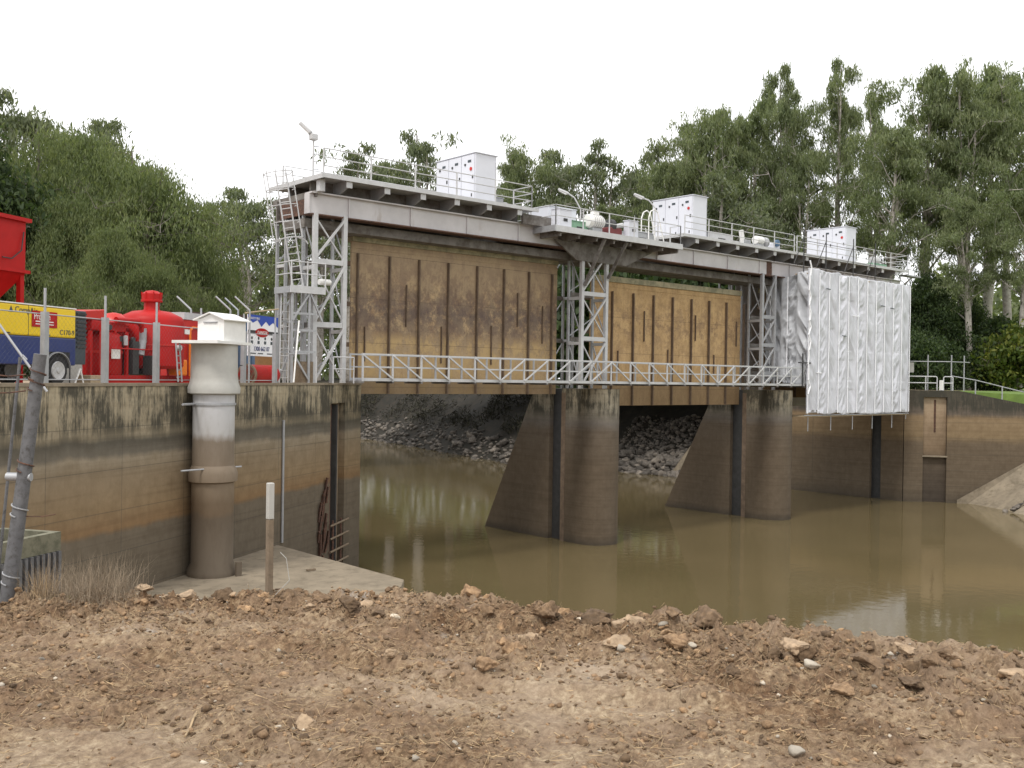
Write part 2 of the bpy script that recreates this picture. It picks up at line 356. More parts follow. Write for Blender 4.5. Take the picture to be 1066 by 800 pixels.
# left yard behind the wall (gravel)
yard = [wxy(-60, .3), wxy(21.0, .3), (23.9, 38.8), (23.9, 52), (18, 90), (-60, 160), (-260, 300), (-600, 100), (-300, -150)]
struct(MB().prism(yard, -2, 8.30).build('yard', 'gravel'))

# ---- retaining wall: panels, recessed slot, end pilaster
t = thing('retaining_wall', 'long mould-streaked concrete river wall on the left below the red machines', 'wall', wpos(0, 0, 0))
wb = MB(); TK = .7
def wseg(a, b_, z0, z1, f=0.0, bk=TK): wb.prism([wxy(a, f), wxy(b_, f), wxy(b_, bk), wxy(a, bk)], z0, z1)
wseg(-60, 18.3, -2, ZT); wseg(19.75, 21.45, -2, ZT); wseg(18.3, 19.75, 7.55, ZT)
wb.build('wall_face', 'wall', t)
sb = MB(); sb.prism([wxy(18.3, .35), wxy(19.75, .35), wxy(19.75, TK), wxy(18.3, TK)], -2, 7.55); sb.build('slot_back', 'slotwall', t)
cp = MB(); cp.prism([wxy(-60, -.04), wxy(21.5, -.04), wxy(21.5, .5), wxy(-60, .5)], ZT+.003, ZT+.09); cp.build('coping', 'slab', t)
MB().prism([wxy(18.3, .02), wxy(18.42, .02), wxy(18.42, .349), wxy(18.3, .349)], -1, 7.5).build('guide_rail', 'rust', t)
MB().prism([wxy(19.0, .05), wxy(19.12, .05), wxy(19.12, .349), wxy(19.0, .349)], -1, 7.5).build('guide_rail', 'dark', t)
# abutment side wall going upstream from the wall end
t = thing('abutment', 'concrete abutment block under the left lattice tower, next to the yard', 'abutment', (24.1, 39, 0))
MB().prism([wxy(21.44, 0.003), (24.35, 39), (24.35, 52), (23.4, 52), (23.4, 39.2), wxy(21.2, .9)], -2, ZT-.01).build('block', 'wall', t)
# iron ladder in the slot
t = thing('wall_ladder', 'short rusty iron ladder fixed in the slot at the foot of the left wall', 'ladder', wpos(18.9, -.1, .6))
lb = MB()
for s in (18.55, 19.35): MB().tube(wpos(s, -.06, .3), wpos(s, -.06, 2.6), .045, 6).build('stile', 'rust', t)
for i in range(4): MB().tube(wpos(18.2, -.12, .75+i*.55), wpos(20.0, -.12, .85+i*.55), .045, 6).build('rung', 'timber', t)
# driftwood / growth beside it
gb = MB()
for i in range(26):
    s = 17.2+random.random()*.9; z = .3+random.random()*3.6; gb.beam(wpos(s, -.02, z), wpos(s+random.uniform(-.1, .1), -.12, z+random.uniform(.4, 1.1)), .12, .06)
tag(gb.build('driftwood', 'rust'), 'dark ragged driftwood clinging to the left wall beside the iron ladder', 'driftwood')
# thin conduit on the wall
tag(MB().tube(wpos(14.1, -.05, 7.0), wpos(14.1, -.05, 2.35), .05, 8).build('conduit', 'galv'), 'thin grey conduit running down the left wall beside the stilling well', 'pipe')
# slab apron
stb = MB().prism([wxy(-6, .1), wxy(13.75, .1), (18.1, 34.1), (18.2, 26.0), (12, 18.5), (3.5, 21)], -2, 2.3)
struct(stb.build('apron_slab', 'slab', bevel=.03))
tag(MB().box(16.4, 16.7, 28.9, 29.0, 2.31, 2.37).build('timber_scrap', 'timber'), 'small scrap of timber lying on the concrete apron', 'timber')

# ---- stilling well
pc = wpos(8.15, -.72, 2.3)
t = thing('stilling_well', 'tall round gauge well with a white gabled hut on top, standing before the left wall', 'gauge well', pc)
def lz(prof, nm, mat, par, n=36): return MB().lathe(prof, pc[:2]+(0,), n).build(nm, mat, par, smooth=True)
# lower pipe: mud coloured by flood level, own banded material
m, nt, b = newmat('well_pipe_stained'); pos = N(nt, 'ShaderNodeNewGeometry').outputs['Position']; sx = N(nt, 'ShaderNodeSeparateXYZ'); L(nt, pos, sx.inputs[0])
zz = mathn(nt, 'ADD', sx.outputs[2], mathn(nt, 'MULTIPLY', mathn(nt, 'SUBTRACT', noisef(nt, 1.4, 5, .6, stretch=(1, 1, .4)), .5), .7))
cc = ramp(nt, mathn(nt, 'DIVIDE', zz, 10.0, clamp=True), [(.2, (.115, .09, .063)), (.42, (.13, .1, .07)), (.44, (.17, .12, .075)), (.5, (.2, .15, .1)), (.66, (.2, .16, .12)), (.685, (.42, .41, .4)), (.8, (.5, .5, .51))])
n_ = noisef(nt, 3, 7, .7, stretch=(1, 1, .3)); cc = mixc(nt, ramp(nt, n_, [(.45, 0.0), (.7, .5)]), cc, mixc(nt, 1.0, cc, (.65, .6, .52), 'MULTIPLY'))
L(nt, cc, b.inputs['Base Color']); b.inputs['Roughness'].default_value = .8; MT['wellpipe'] = m
lz([(.78, 2.3), (.78, 2.45), (.66, 2.7), (.65, 4.6), (.66, 4.62), (.66, 5.25)], 'lower_pipe', 'wellpipe', t)
lz([(.66, 5.25), (.76, 5.3), (.77, 5.55), (.72, 5.7), (.66, 5.8)], 'socket_joint', 'wellpipe', t)
lz([(.655, 5.8), (.65, 7.0), (.65, 8.05)], 'upper_pipe', 'wellpipe', t)
lz([(.65, 8.05), (.81, 8.1), (.82, 8.28), (.76, 8.42), (.73, 8.6), (.72, 9.66)], 'collar_pipe', 'cream', t)
MB().lathe([(.67, 7.72), (.69, 7.72), (.69, 7.79), (.67, 7.79)], pc[:2]+(0,), 36).tube(wpos(6.75, -.5, 7.76), wpos(7.7, -.4, 7.76), .04, 6).build('strap', 'galv', t)
MB().tube(wpos(6.7, -.5, 5.72), wpos(8.8, -1.35, 5.72), .03, 6).build('strap', 'galv', t)
ang = WANG
def hl(x, y, z):   # hut-local: x along wall, y toward back
    p = np.array(pc)+wd*x-wn*y; return (float(p[0]), float(p[1]), z)
def hbox(mb, x0, x1, y0, y1, z0, z1): mb.prism([hl(x0, y0, 0)[:2], hl(x1, y0, 0)[:2], hl(x1, y1, 0)[:2], hl(x0, y1, 0)[:2]], z0, z1)
q = MB(); hbox(q, -1.15, .92, -.8, .8, 9.66, 9.75); q.build('platform', 'white', t)
ha = R(28); hx, hy = math.cos(ha), math.sin(ha); hc = (pc[0]+.17, pc[1]-.15)
def hv(x, y, z): return (hc[0]+x*hx-y*hy, hc[1]+x*hy+y*hx, z)
A_, B_ = .56, .5
q = MB(); q.add([hv(-A_,-B_,9.75), hv(A_,-B_,9.75), hv(A_,B_,9.75), hv(-A_,B_,9.75), hv(-A_,-B_,10.42), hv(A_,-B_,10.42), hv(A_,B_,10.42), hv(-A_,B_,10.42), hv(-A_,0,10.6), hv(A_,0,10.6)],
    [(0,3,2,1), (0,1,5,4), (2,3,7,6), (1,2,6,9,5), (3,0,4,8,7), (4,5,9,8), (6,7,8,9)])
hut = q.build('hut', 'white', t)
q = MB()
for sg in (-1, 1):
    a0, a1 = hv(-A_-.1, 0, 10.66), hv(A_+.1, 0, 10.66); b0, b1 = hv(-A_-.1, sg*(B_+.12), 10.43), hv(A_+.1, sg*(B_+.12), 10.43)
    vs = [a0, a1, b1, b0]; q.add(vs+[(x, y, z-.035) for x, y, z in vs], [(0,1,2,3), (7,6,5,4), (0,4,5,1), (1,5,6,2), (2,6,7,3), (3,7,4,0)])
q.build('roof', 'white', hut)
q = MB(); q.add([hv(-A_-.012, -.34, 9.78), hv(-A_-.012, .34, 9.78), hv(-A_-.012, .34, 10.3), hv(-A_-.012, -.34, 10.3), hv(-A_+.01, -.34, 9.78), hv(-A_+.01, .34, 9.78), hv(-A_+.01, .34, 10.3), hv(-A_+.01, -.34, 10.3)], [(0,1,2,3), (7,6,5,4), (0,4,5,1), (1,5,6,2), (2,6,7,3), (3,7,4,0)])
q.build('hatch', 'white', hut)
MB().beam(hv(-A_-.03, -.26, 10.34), hv(-A_-.03, .26, 10.34), .05, .03).build('hood_strip', 'galv', hut)
MB().box(pc[0]+.44, pc[0]+.62, pc[1]-.85, pc[1]-.75, 2.3, 2.75).build('outlet_box', 'wellpipe', t)
MB().beam(wpos(8.5, -1.43, 9.0), wpos(8.65, -1.42, 9.0), .03, .03).build('bolt', 'dark', t)
for s in (6.95, 7.15): MB().tube(wpos(s, -.2, 8.45), wpos(s, -.1, 9.66), .025, 6).build('ladder_stile', 'galv', t)
for i in range(5): MB().tube(wpos(6.95, -.15, 8.6+.22*i), wpos(7.15, -.15, 8.6+.22*i), .02, 5).build('ladder_rung', 'galv', t)

# ---- security fence on the wall
t = thing('security_fence', 'chain mesh fence with square grey posts along the top of the left wall', 'fence', wpos(1.5, .1, ZT+.09))
for s in (-4.2, -1.8, 1.5, 3.89, 6.28, 8.69, 11.4, 13.68):
    MB().prism([wxy(s-.08, .06), wxy(s+.08, .06), wxy(s+.08, .2), wxy(s-.08, .2)], ZT+.095, 10.25).build('post', 'galv', t)
    MB().tube(wpos(s, .13, 10.25), wpos(s, .13, 10.86), .035, 8).build('post_extension', 'galv', t)
for z in (8.5, 10.2): MB().tube(wpos(-8, .25, z), wpos(13.7, .25, z), .018, 6).build('rail_wire', 'galv', t)
q = MB(); hgt = 1.7
for i in range(150):
    s = -8+i*.155
    for sg in (1, -1):
        a, b_ = s, s+sg*hgt
        if a > 13.7 or b_ > 13.7 or b_ < -8: continue
        q.tube(wpos(a, .27, 8.5), wpos(b_, .27, 8.5+hgt), .0013, 3)
q.build('chain_mesh', 'weathered', t)
# cranked posts further back
t = thing('barbed_fence', 'row of cranked barbed wire posts in front of the tan brick shed', 'fence', tuple(dep(246, 396, 38)))
for px, d in ((198, 38), (239, 37), (247, 41), (259, 36.5)):
    b0 = dep(px, 398, d); b0[2] = 8.3; zt = 8.7+(391-324)*d/F; tp = b0.copy(); tp[2] = zt; ar = tp+rt0*(-.55)+np.array([0, 0, .5])
    MB().path([b0, tp, ar], .035, 6).build('post', 'galv', t)
# ---- brick shed
c0 = dep(203, 330, 44.5); c1 = dep(290, 330, 47.5)
x = (c1-c0); x[2] = 0; Lh = float(np.linalg.norm(x)); x /= Lh; rz = math.atan2(x[1], x[0])
t = thing('brick_shed', 'low tan brick shed with a flat dark roof beyond the barbed fence', 'shed', (c0[0], c0[1], 8.3), rz)
MB().box(0, Lh, 0, 3.2, 0, 2.95).build('wall', 'brick', t, local=True)
MB().box(-.25, Lh+.25, -.3, 3.4, 2.95, 3.15).build('roof', 'roof', t, local=True)
MB().box(.45, .7, -.03, .05, 2.3, 2.55).build('vent', 'roof', t, local=True)
MB().box(1.8, 2.6, -.04, .05, .01, 2.0).build('door', 'dark', t, local=True)

# ------------------------------------------------------------------ machines on the yard (wall frame: x along wall, y back, z up)
# compressor
t = thing('air_compressor', 'long yellow and navy towable air compressor parked behind the mesh fence', 'compressor', wpos(1.0, 1.5, 8.31), WANG)
MB().prism([(-3.0, 0), (3.4, 0), (3.4, 1.75), (-3.0, 1.75)], 1.36, 2.2).build('canopy', 'yellow', t, local=True, bevel=.05)
MB().box(-3.0, 3.4, .0, 1.75, .58, 1.357).build('lower_body', 'blue', t, local=True, bevel=.03)
MB().box(-3.02, 3.4, -.015, 1.765, 2.203, 2.235).build('roof_trim', 'white', t, local=True)
lv = MB().box(3.405, 3.86, .02, 1.73, .62, 2.18).build('radiator_housing', 'charcoal', t, local=True, bevel=.02)
for i in range(9): MB().box(3.44, 3.84, -.02, .016, 1.1+i*.12, 1.16+i*.12).build('louvre', 'dark', lv, local=True)
for yy in (-.02, 1.55):
    ty = MB().lathe([(.24, yy-.02), (.38, yy-.02), (.41, yy+.03), (.41, yy+.17), (.38, yy+.2), (.24, yy+.2)], (2.62, 0, .43), 32, 'y').build('wheel', 'black', t, smooth=True, local=True)
    MB().lathe([(.02, yy-.07), (.07, yy-.065), (.08, yy-.035), (.2, yy-.04), (.25, yy-.055), (.265, yy-.023)], (2.62, 0, .43), 28, 'y').build('rim', 'galvlight', ty, smooth=True, local=True)
q = MB()
pts = [(2.62+.52*math.cos(a), .43+.5*math.sin(a)) for a in [R(k) for k in range(10, 171, 16)]]
for (xa, za), (xb, zb) in zip(pts[:-1], pts[1:]): q.add([(xa, -.07, za), (xb, -.07, zb), (xb, .25, zb), (xa, .25, za), (xa, -.07, za+.03), (xb, -.07, zb+.03), (xb, .25, zb+.03), (xa, .25, za+.03)], [(0,1,2,3), (7,6,5,4), (0,4,5,1), (1,5,6,2), (2,6,7,3), (3,7,4,0)])
q.build('mudguard', 'galv', t, local=True)
MB().box(2.1, 3.15, -.006, .3, .5, .96).build('wheel_arch', 'black', t, local=True)
MB().path([(3.55, -.05, .5), (3.3, -.05, .02)], .025, 6).path([(3.55, -.05, .5), (3.7, -.05, .02)], .025, 6).build('jack_stand', 'white', t, local=True)
st = MB().box(1.62, 2.6, -.02, -.005, 1.62, 2.06).build('hire_sticker', 'red', t, local=True)
text('Prodem', 'lettering', .25, (1.68, -.022, 1.83), (1, 0, 0), (0, 0, 1), 'white', st, squash=.8)
MB().box(1.75, 2.45, -.024, -.021, 1.76, 1.79).build('text_bar', 'white', st, local=True)
MB().box(1.75, 2.45, -.024, -.021, 1.69, 1.715).build('text_bar', 'white', st, local=True)
text('CompAir', 'lettering', .22, (1.0, -.006, 1.98), (1, 0, 0), (0, 0, 1), 'charcoal', t)
MB().add([(.78, -.008, 1.97), (.94, -.008, 1.97), (.86, -.008, 2.14), (.78, -.002, 1.97), (.94, -.002, 1.97), (.86, -.002, 2.14)], [(0,1,2), (3,4,5), (0,1,4,3), (1,2,5,4), (2,0,3,5)]).build('logo', 'charcoal', t, local=True)
text('C170-9', 'lettering', .2, (2.72, -.006, 1.45), (1, 0, 0), (0, 0, 1), 'charcoal', t)
MB().box(-.1, .02, -.03, .0, 1.1, 1.2).build('side_light', 'white', t, local=True)
for xx in (-1.2, .6, 2.1): MB().box(xx, xx+.22, -.03, -.003, 1.395, 1.43).build('latch', 'dark', t, local=True)
for xx in (-.9, 1.5): MB().box(xx, xx+.012, -.006, .02, 1.38, 2.18).build('door_seam', 'dark', t, local=True)
# timber blocks
for i, (s, b_, lab) in enumerate(((.9, 1.7, 'short timber block on the yard just left of the compressor wheel'), (5.2, 1.6, 'timber block on the yard between the compressor and the red dryer skid'))):
    tag(MB().prism([wxy(s, b_), wxy(s+.7, b_), wxy(s+.7, b_+.5), wxy(s, b_+.5)], 8.31, 8.62).build('timber_block', 'plank', bevel=.02), lab, 'timber')
t = thing('panel_box', 'pale beige steel box standing behind the end of the compressor', 'cabinet', wpos(5.2, 2.6, 8.31), WANG)
MB().box(0, .9, 0, .7, 0, 1.5).build('body', 'cream', t, local=True, bevel=.02); MB().box(.3, .34, -.015, .0, .05, 1.4).build('door_seam', 'dark', t, local=True); MB().box(-.03, .93, -.03, .73, 1.5, 1.56).build('lid', 'galvlight', t, local=True)

# red hopper / dust collector
hp = un(14, 300, 0, 8.6)
t = thing('blast_hopper', 'tall red steel hopper with a round opening towering behind the compressor', 'hopper', wpos(4.9, 5.0, 8.31), WANG)
MB().box(-1.6, 1.5, -.0, 2.2, 3.55, 5.15).build('upper_box', 'red', t, local=True, bevel=.03)
MB().box(-1.72, 1.62, -.12, 2.32, 5.12, 5.24).build('top_flange', 'red', t, local=True); MB().box(-1.7, 1.6, -.1, 2.3, 3.5, 3.6).build('mid_flange', 'red', t, local=True)
q = MB().add([(-1.6,0,3.5), (1.5,0,3.5), (1.5,2.2,3.5), (-1.6,2.2,3.5), (-.3,.8,1.9), (.3,.8,1.9), (.3,1.4,1.9), (-.3,1.4,1.9)], [(0,1,2,3), (7,6,5,4), (0,4,5,1), (1,5,6,2), (2,6,7,3), (3,7,4,0)]); q.build('cone', 'red', t, local=True)
for x_ in (-1.5, 1.32):
    for y_ in (.03, 2.0): MB().box(x_, x_+.16, y_, y_+.16, 0, 3.5).build('leg', 'red', t, local=True)
MB().lathe([(.62, -.25), (.72, -.25), (.72, .02), (.62, .02)], (-.62, 0, 4.62), 32, 'y').build('inlet_ring', 'red', t, smooth=True, local=True)
MB().lathe([(.01, -.02), (.62, -.02), (.62, .01), (.01, .01)], (-.62, 0, 4.62), 32, 'y').build('opening', 'dark', t, local=True)  # dark disc stands in for the shaded inside
MB().lathe([(.1, 1.5), (.2, 1.52), (.2, 1.75), (.1, 1.78)], (0, .7, 4.6), 16, 'x').build('side_knob', 'redlight', t, smooth=True, local=True)
MB().path([(1.35, -.05, 4.8), (1.2, -.1, 4.2), (.8, -.1, 3.9), (.4, -.1, 3.9)], .02, 5).build('hose', 'dark', t, local=True)

# red dryer skid: vessel with cyclones, pipes
t = thing('dryer_skid', 'low red skid carrying pipework and a red filter vessel, beside the compressor', 'machine skid', wpos(6.35, 2.4, 8.31), WANG)
MB().box(-.2, 6.0, 0, 1.9, .02, .2).build('skid_base', 'red', t, local=True)
MB().box(.2, 5.4, .1, 1.8, .2, .32).build('skid_deck', 'red', t, local=True)
v1 = MB().lathe([(.02, .3), (.62, .3), (.66, .36), (.66, 1.5), (.62, 1.62), (.4, 1.78), (.02, 1.82)], (1.35, .8, 0), 32).build('filter_vessel', 'red', t, smooth=True, local=True)
MB().lathe([(.7, 1.02), (.7, 1.1)], (1.35, .8, 0), 32).build('flange', 'redlight', v1, local=True)
MB().box(1.02, 1.42, .09, .13, .85, 1.15).build('label_plate', 'white', v1, local=True)
MB().box(.3, 2.0, .3, 1.5, 1.72, 2.05).build('header_box', 'red', t, local=True, bevel=.04)
for x_ in (.75, 1.35, 1.95): MB().tube((x_, .25, 1.45), (x_, .25, 1.75), .06, 8).build('riser', 'red', t, smooth=True, local=True)
for x_, z_ in ((.8, 1.62), (1.55, 1.5), (2.2, 1.5), (1.0, 1.85)): MB().lathe([(.02, -.05), (.09, -.05), (.09, .03)], (x_, .2, z_), 12, 'y').build('valve_wheel', 'dark', t, local=True)
MB().box(.95, 1.9, .32, .5, 1.3, 1.6).build('dark_gap_block', 'dark', t, local=True)  # dark block put in for shade in the gap below the header
MB().path([(.5, .1, .3), (.5, .1, 1.9)], .07, 8).build('standpipe', 'red', t, smooth=True, local=True)
MB().tube((2.9, -.05, .9), (5.0, -.05, .9), .03, 6).build('guard_rail', 'red', t, local=True); MB().tube((.8, -.05, 1.18), (3.4, -.05, 1.18), .025, 6).build('guard_rail', 'red', t, local=True)
MB().prism([(-.2, .3), (.95, .3), (.95, 1.5), (-.2, 1.5)], 2.053, [2.3, 2.42, 2.42, 2.3]).build('cowl', 'redlight', t, local=True, bevel=.03)
MB().lathe([(.02, -.1), (.22, -.1), (.24, 0), (.24, .3)], (-.2, .6, 1.78), 20, 'y').build('motor_end', 'redlight', t, smooth=True, local=True)
MB().lathe([(.5, 1.95), (.48, 2.1), (.25, 2.36), (.05, 2.4)], (2.15, .9, 0), 28).build('domed_lid', 'redlight', t, smooth=True, local=True)
MB().lathe([(.02, .35), (.42, .35), (.42, 1.95), (.02, 1.96)], (2.35, 1.2, 0), 28).build('second_vessel', 'red', t, smooth=True, local=True)
MB().path([(1.2, .1, 2.1), (2.3, .1, 2.12), (2.55, .1, 2.0), (2.6, .1, 1.75)], .1, 10).build('red_pipe', 'red', t, smooth=True, local=True)
MB().path([(2.62, .1, 1.9), (2.62, .1, 1.5), (2.5, .1, 1.0)], .12, 10).build('grey_hose', 'galv', t, smooth=True, local=True)
MB().tube((2.9, .8, 2.25), (3.9, .8, 2.2), .13, 12).build('grey_duct', 'galv', t, smooth=True, local=True)
for x_ in (2.9, 3.5): MB().path([(x_, .05, .3), (x_, .05, 1.1), (x_+.35, .05, 1.15), (x_+.5, .05, .3)], .035, 6).build('pipe_loop', 'red', t, local=True)
MB().box(2.1, 2.42, .1, .5, .35, 1.45).build('dark_gap_box', 'dark', t, local=True)  # dark box put in for the shaded gap between the vessels
MB().box(3.05, 3.4, .2, .6, .35, .9).build('dark_side_box', 'dark', t, local=True)  # plain dark box low under the tank
MB().lathe([(.02, 0), (.07, .0), (.07, .3), (.03, .32)], (1.7, .1, 1.3), 12).build('gauge', 'galvlight', t, local=True)
for x_, y_ in ((.1, .2), (1.9, .2), (.1, 1.5), (2.9, 1.5)): MB().box(x_, x_+.1, y_, y_+.1, .3, 1.7).build('frame_leg', 'red', t, local=True)
# red pressure tank
t = thing('pressure_tank', 'large red domed pressure tank with a capped neck and small white label', 'tank', wpos(10.15, 3.0, 8.55), WANG)
MB().lathe([(.02, .3), (.98, .32), (1.08, .42), (1.1, 1.95), (1.02, 2.12), (.65, 2.3), (.2, 2.36), (.02, 2.36)], (0, 0, 0), 40).build('shell', 'red', t, smooth=True, local=True)
nk = MB().lathe([(.3, 2.3), (.26, 2.4), (.26, 2.62), (.36, 2.64), (.36, 2.7), (.33, 2.72), (.33, 2.92), (.2, 3.02), (.02, 3.05)], (0, 0, 0), 28).build('neck', 'red', t, smooth=True, local=True)
for k in range(8): MB().tube((.32*math.cos(k*.785), .32*math.sin(k*.785), 2.72), (.34*math.cos(k*.785), .34*math.sin(k*.785), 2.98), .025, 6).build('bolt', 'red', nk, local=True)
for k in range(4):
    a = R(45+90*k); MB().tube((.95*math.cos(a), .95*math.sin(a), .5), (1.02*math.cos(a), 1.02*math.sin(a), -.22), .07, 8).build('leg', 'red', t, local=True)
MB().box(.5, .8, -1.0, -.7, 1.55, 1.72).build('label_plate', 'white', t, local=True)
MB().lathe([(1.112, 1.1), (1.112, 1.14)], (0, 0, 0), 40).build('weld_band', 'redlight', t, local=True)
MB().lathe([(.02, -1.2), (.1, -1.2), (.1, -1.05)], (-.05, 0, 1.05), 14, 'y').build('valve', 'galvlight', t, local=True)
tag(MB().prism([wxy(10.4, 2.1), wxy(11.0, 2.1), wxy(11.0, 2.5), wxy(10.4, 2.5)], 8.64, 9.2).build('orange_pump', 'orange', bevel=.05), 'small orange pump body tucked under the right side of the red tank', 'pump')
tag(MB().tube(wpos(11.6, 2.0, 8.5), wpos(11.6, 2.0, 9.3), .09, 10).build('orange_bottle', 'orange', smooth=True), 'slim orange cylinder standing right of the red tank', 'cylinder')
tag(MB().prism([wxy(9.1, 2.2), wxy(9.35, 2.2), wxy(9.35, 2.6), wxy(9.1, 2.6)], 8.64, 9.3).build('control_box', 'dark', bevel=.03), 'small black box on the skid below the red tank', 'box')
# red cabinet
t = thing('red_cabinet', 'orange-red framed cabinet with a pale top rail just left of the well hut', 'cabinet', wpos(12.1, 3.0, 8.31), WANG)
MB().box(0, 1.55, 0, 1.2, .1, 2.4).build('body', 'redlight', t, local=True, bevel=.03); MB().box(-.04, 1.6, -.04, 1.25, 2.4, 2.66).build('top_rail', 'galvlight', t, local=True)
MB().path([(.3, -.08, .1), (.3, -.08, 2.0), (.45, -.08, 2.12), (1.2, -.08, 2.12)], .045, 8).build('pipe', 'orange', t, local=True)
# white pillar box
t = thing('meter_box', 'narrow white meter box standing between the gauge well and the danger sign', 'meter box', wpos(11.85, 1.0, 8.31), WANG)
MB().box(0, .62, 0, .3, .35, 1.55).build('body', 'white', t, local=True, bevel=.02); MB().box(.03, .59, -.015, .0, .4, 1.5).build('door', 'white', t, local=True); MB().box(.28, .34, .1, .16, 0, .35).build('leg', 'galv', t, local=True)
# blue-grey container
t = thing('site_container', 'blue-grey steel container standing behind the danger sign', 'container', wpos(14.0, 2.6, 8.31), WANG)
MB().box(0, 2.6, 0, 2.2, .1, 2.65).build('body', 'bluegrey', t, local=True, bevel=.02)
for i in range(12): MB().box(.1+i*.2, .2+i*.2, -.03, .0, .2, 2.55).build('corrugation', 'bluegrey', t, local=True)
# red drum (lying)
t = thing('red_drum', 'bright red steel drum lying on its side below the danger sign', 'drum', wpos(14.0, 1.5, 8.31), WANG)
MB().lathe([(.36, 0), (.4, .02), (.4, .1), (.39, .12), (.39, 1.9), (.34, 2.05), (.1, 2.1)], (0, 0, .4), 28, 'x').build('shell', 'red', t, smooth=True, local=True)
MB().lathe([(.42, .0), (.42, .09)], (0, 0, .4), 28, 'x').build('end_ring', 'timber', t, smooth=True, local=True)
# danger sign
t = thing('danger_sign', 'blue and white DANGER notice board wired to posts at the left lattice tower', 'sign', wpos(13.2, 1.0, 9.42), WANG)
MB().box(0, 2.3, 0, .03, 0, 1.0).build('board', 'tape', t, local=True)
q = MB().prism([(0, 0), (2.3, 0), (2.3, .4), (1.9, .22), (1.6, .36), (1.35, .2), (1.0, .42), (.7, .18), (.35, .3), (0, .1)], -.012, -.002)
q.v = [(x_, z_, .95+y_) for x_, y_, z_ in q.v]; q.v = [(a, b_, 1.55-(c-.95)) for a, b_, c in q.v]; q.build('blue_banner', 'signblue', t, local=True)
MB().box(0, 2.3, 0.001, .03, 1.0, 1.55).build('upper_board', 'tape', t, local=True)
text('SAFETY FIRST', 'lettering', .12, (.15, -.016, 1.38), (1, 0, 0), (0, 0, 1), 'white', t)
MB().box(0, 2.3, -.008, -.002, .83, .97).build('black_bar', 'dark', t, local=True)
q = MB().lathe([(.01, -.014), (.5, -.014), (.5, -.004)], (0, 0, 0), 32, 'y'); q.v = [(1.05+a*1.0, b_, .9+c*.34) for a, b_, c in q.v]; q.build('red_oval', 'red', t, local=True)
text('DANGER', 'lettering', .19, (.68, -.018, .83), (1, 0, 0), (0, 0, 1), 'white', t)
for i in range(4):
    MB().lathe([(.01, -.008), (.06, -.008), (.06, -.001)], (.3+i*.5, 0, .68), 14, 'y').build('pictogram', 'dark', t, local=True); MB().box(.22+i*.5, .38+i*.5, -.008, -.001, .46, .58).build('pictogram', 'charcoal', t, local=True)
text('1300 662 07', 'lettering', .24, (.42, -.01, .2), (1, 0, 0), (0, 0, 1), 'blue', t)
for x_ in (.2, .75, 1.45): MB().box(x_, x_+.4, -.008, -.001, .08, .12).build('small_print', 'charcoal', t, local=True)
tag(MB().path([wpos(12.3, .6, 10.95), wpos(14.6, .5, 11.25)], .03, 6).build('timber_strut', 'plank'), 'thin tan pole slanting above the blue banner of the danger sign', 'pole')
# ------------------------------------------------------------------ piers
def pier(x0, x1, label, xb=None):
    t = thing('bridge_pier', label, 'pier', ((x0+x1)/2, 38.5, 0), 0, 'river piers')
    xc = (x0+x1)/2; r = (x1-x0)/2
    n = 14; nose = [(xc-r*math.cos(R(a)), 37.35-min(1.15, r)*math.sin(R(a))) for a in np.linspace(0, 180, n)]
    poly = [(x0, 38.9)]+nose+[(x1, 38.9)]
    MB().prism(poly, -2, 8.22).build('rounded_nose', 'pier', t, smooth=True)
    MB().prism([(x0+.3, 38.897), (x1-.3, 38.897), (x1-.3, 39.85), (x0+.3, 39.85)], -2, 8.2).build('gate_groove', 'dark', t)
    q = MB(); pts = [(39.853, -2), (39.853, 8.2), (41.1, 8.2), (45.6, -.6), (45.9, -2)]; k = len(pts)
    q.add([(x0, y, z) for y, z in pts]+[(x1, y, z) for y, z in pts], [tuple(range(k)), tuple(range(k, 2*k))[::-1]]+[(i, i+k, (i+1) % k+k, (i+1) % k) for i in range(k)])
    q.build('sloping_buttress', 'pier', t)
    MB().prism([(x0-.02, 38.6), (x0+.05, 38.6), (x0+.05, 38.9), (x0-.02, 38.9)], -1, 8.0).build('guide_rail', 'gaterib', t)
pier(37.4, 39.75, 'brown stained concrete pier with sloping back, nearer the camera at mid river')
pier(53.6, 55.95, 'brown stained concrete pier with sloping back, nearer the white wrapped bay')
# right abutment
t = thing('abutment', 'stained concrete abutment with a dark slot beneath and right of the white wrap', 'abutment', (71, 37, 0))
def ab(poly, nm, mat='abut', z0=-2, z1=8.3): return MB().prism(poly, z0, z1).build(nm, mat, t)
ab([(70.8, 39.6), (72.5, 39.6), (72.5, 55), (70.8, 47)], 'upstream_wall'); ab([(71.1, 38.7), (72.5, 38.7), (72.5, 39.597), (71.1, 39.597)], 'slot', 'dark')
ab([(70.8, 36.95), (71.6, 37.3), (72.5, 38.697), (70.8, 38.697)], 'downstream_wall')
def rwp(s, off=0.0): return (70.94+.62*s+.785*off, 36.95-.785*s+.62*off)
t = thing('wing_wall', 'stained wing wall with a pale recessed panel, top sloping down towards the grass', 'wall', (73, 34, 0))
q = MB(); q.prism([rwp(0), rwp(1.35), rwp(1.35, .7), rwp(0, .7)], -2, 8.3); q.prism([rwp(3.0), rwp(3.8), rwp(3.8, .7), rwp(3.0, .7)], -2, 8.3); q.prism([rwp(1.353), rwp(2.997), rwp(2.997, .7), rwp(1.353, .7)], 7.8, 8.3)
q.prism([rwp(3.803), rwp(14), rwp(14, .7), rwp(3.803, .7)], -2, [8.3, 6.3, 6.3, 8.3]); q.build('wall_face', 'abut', t)
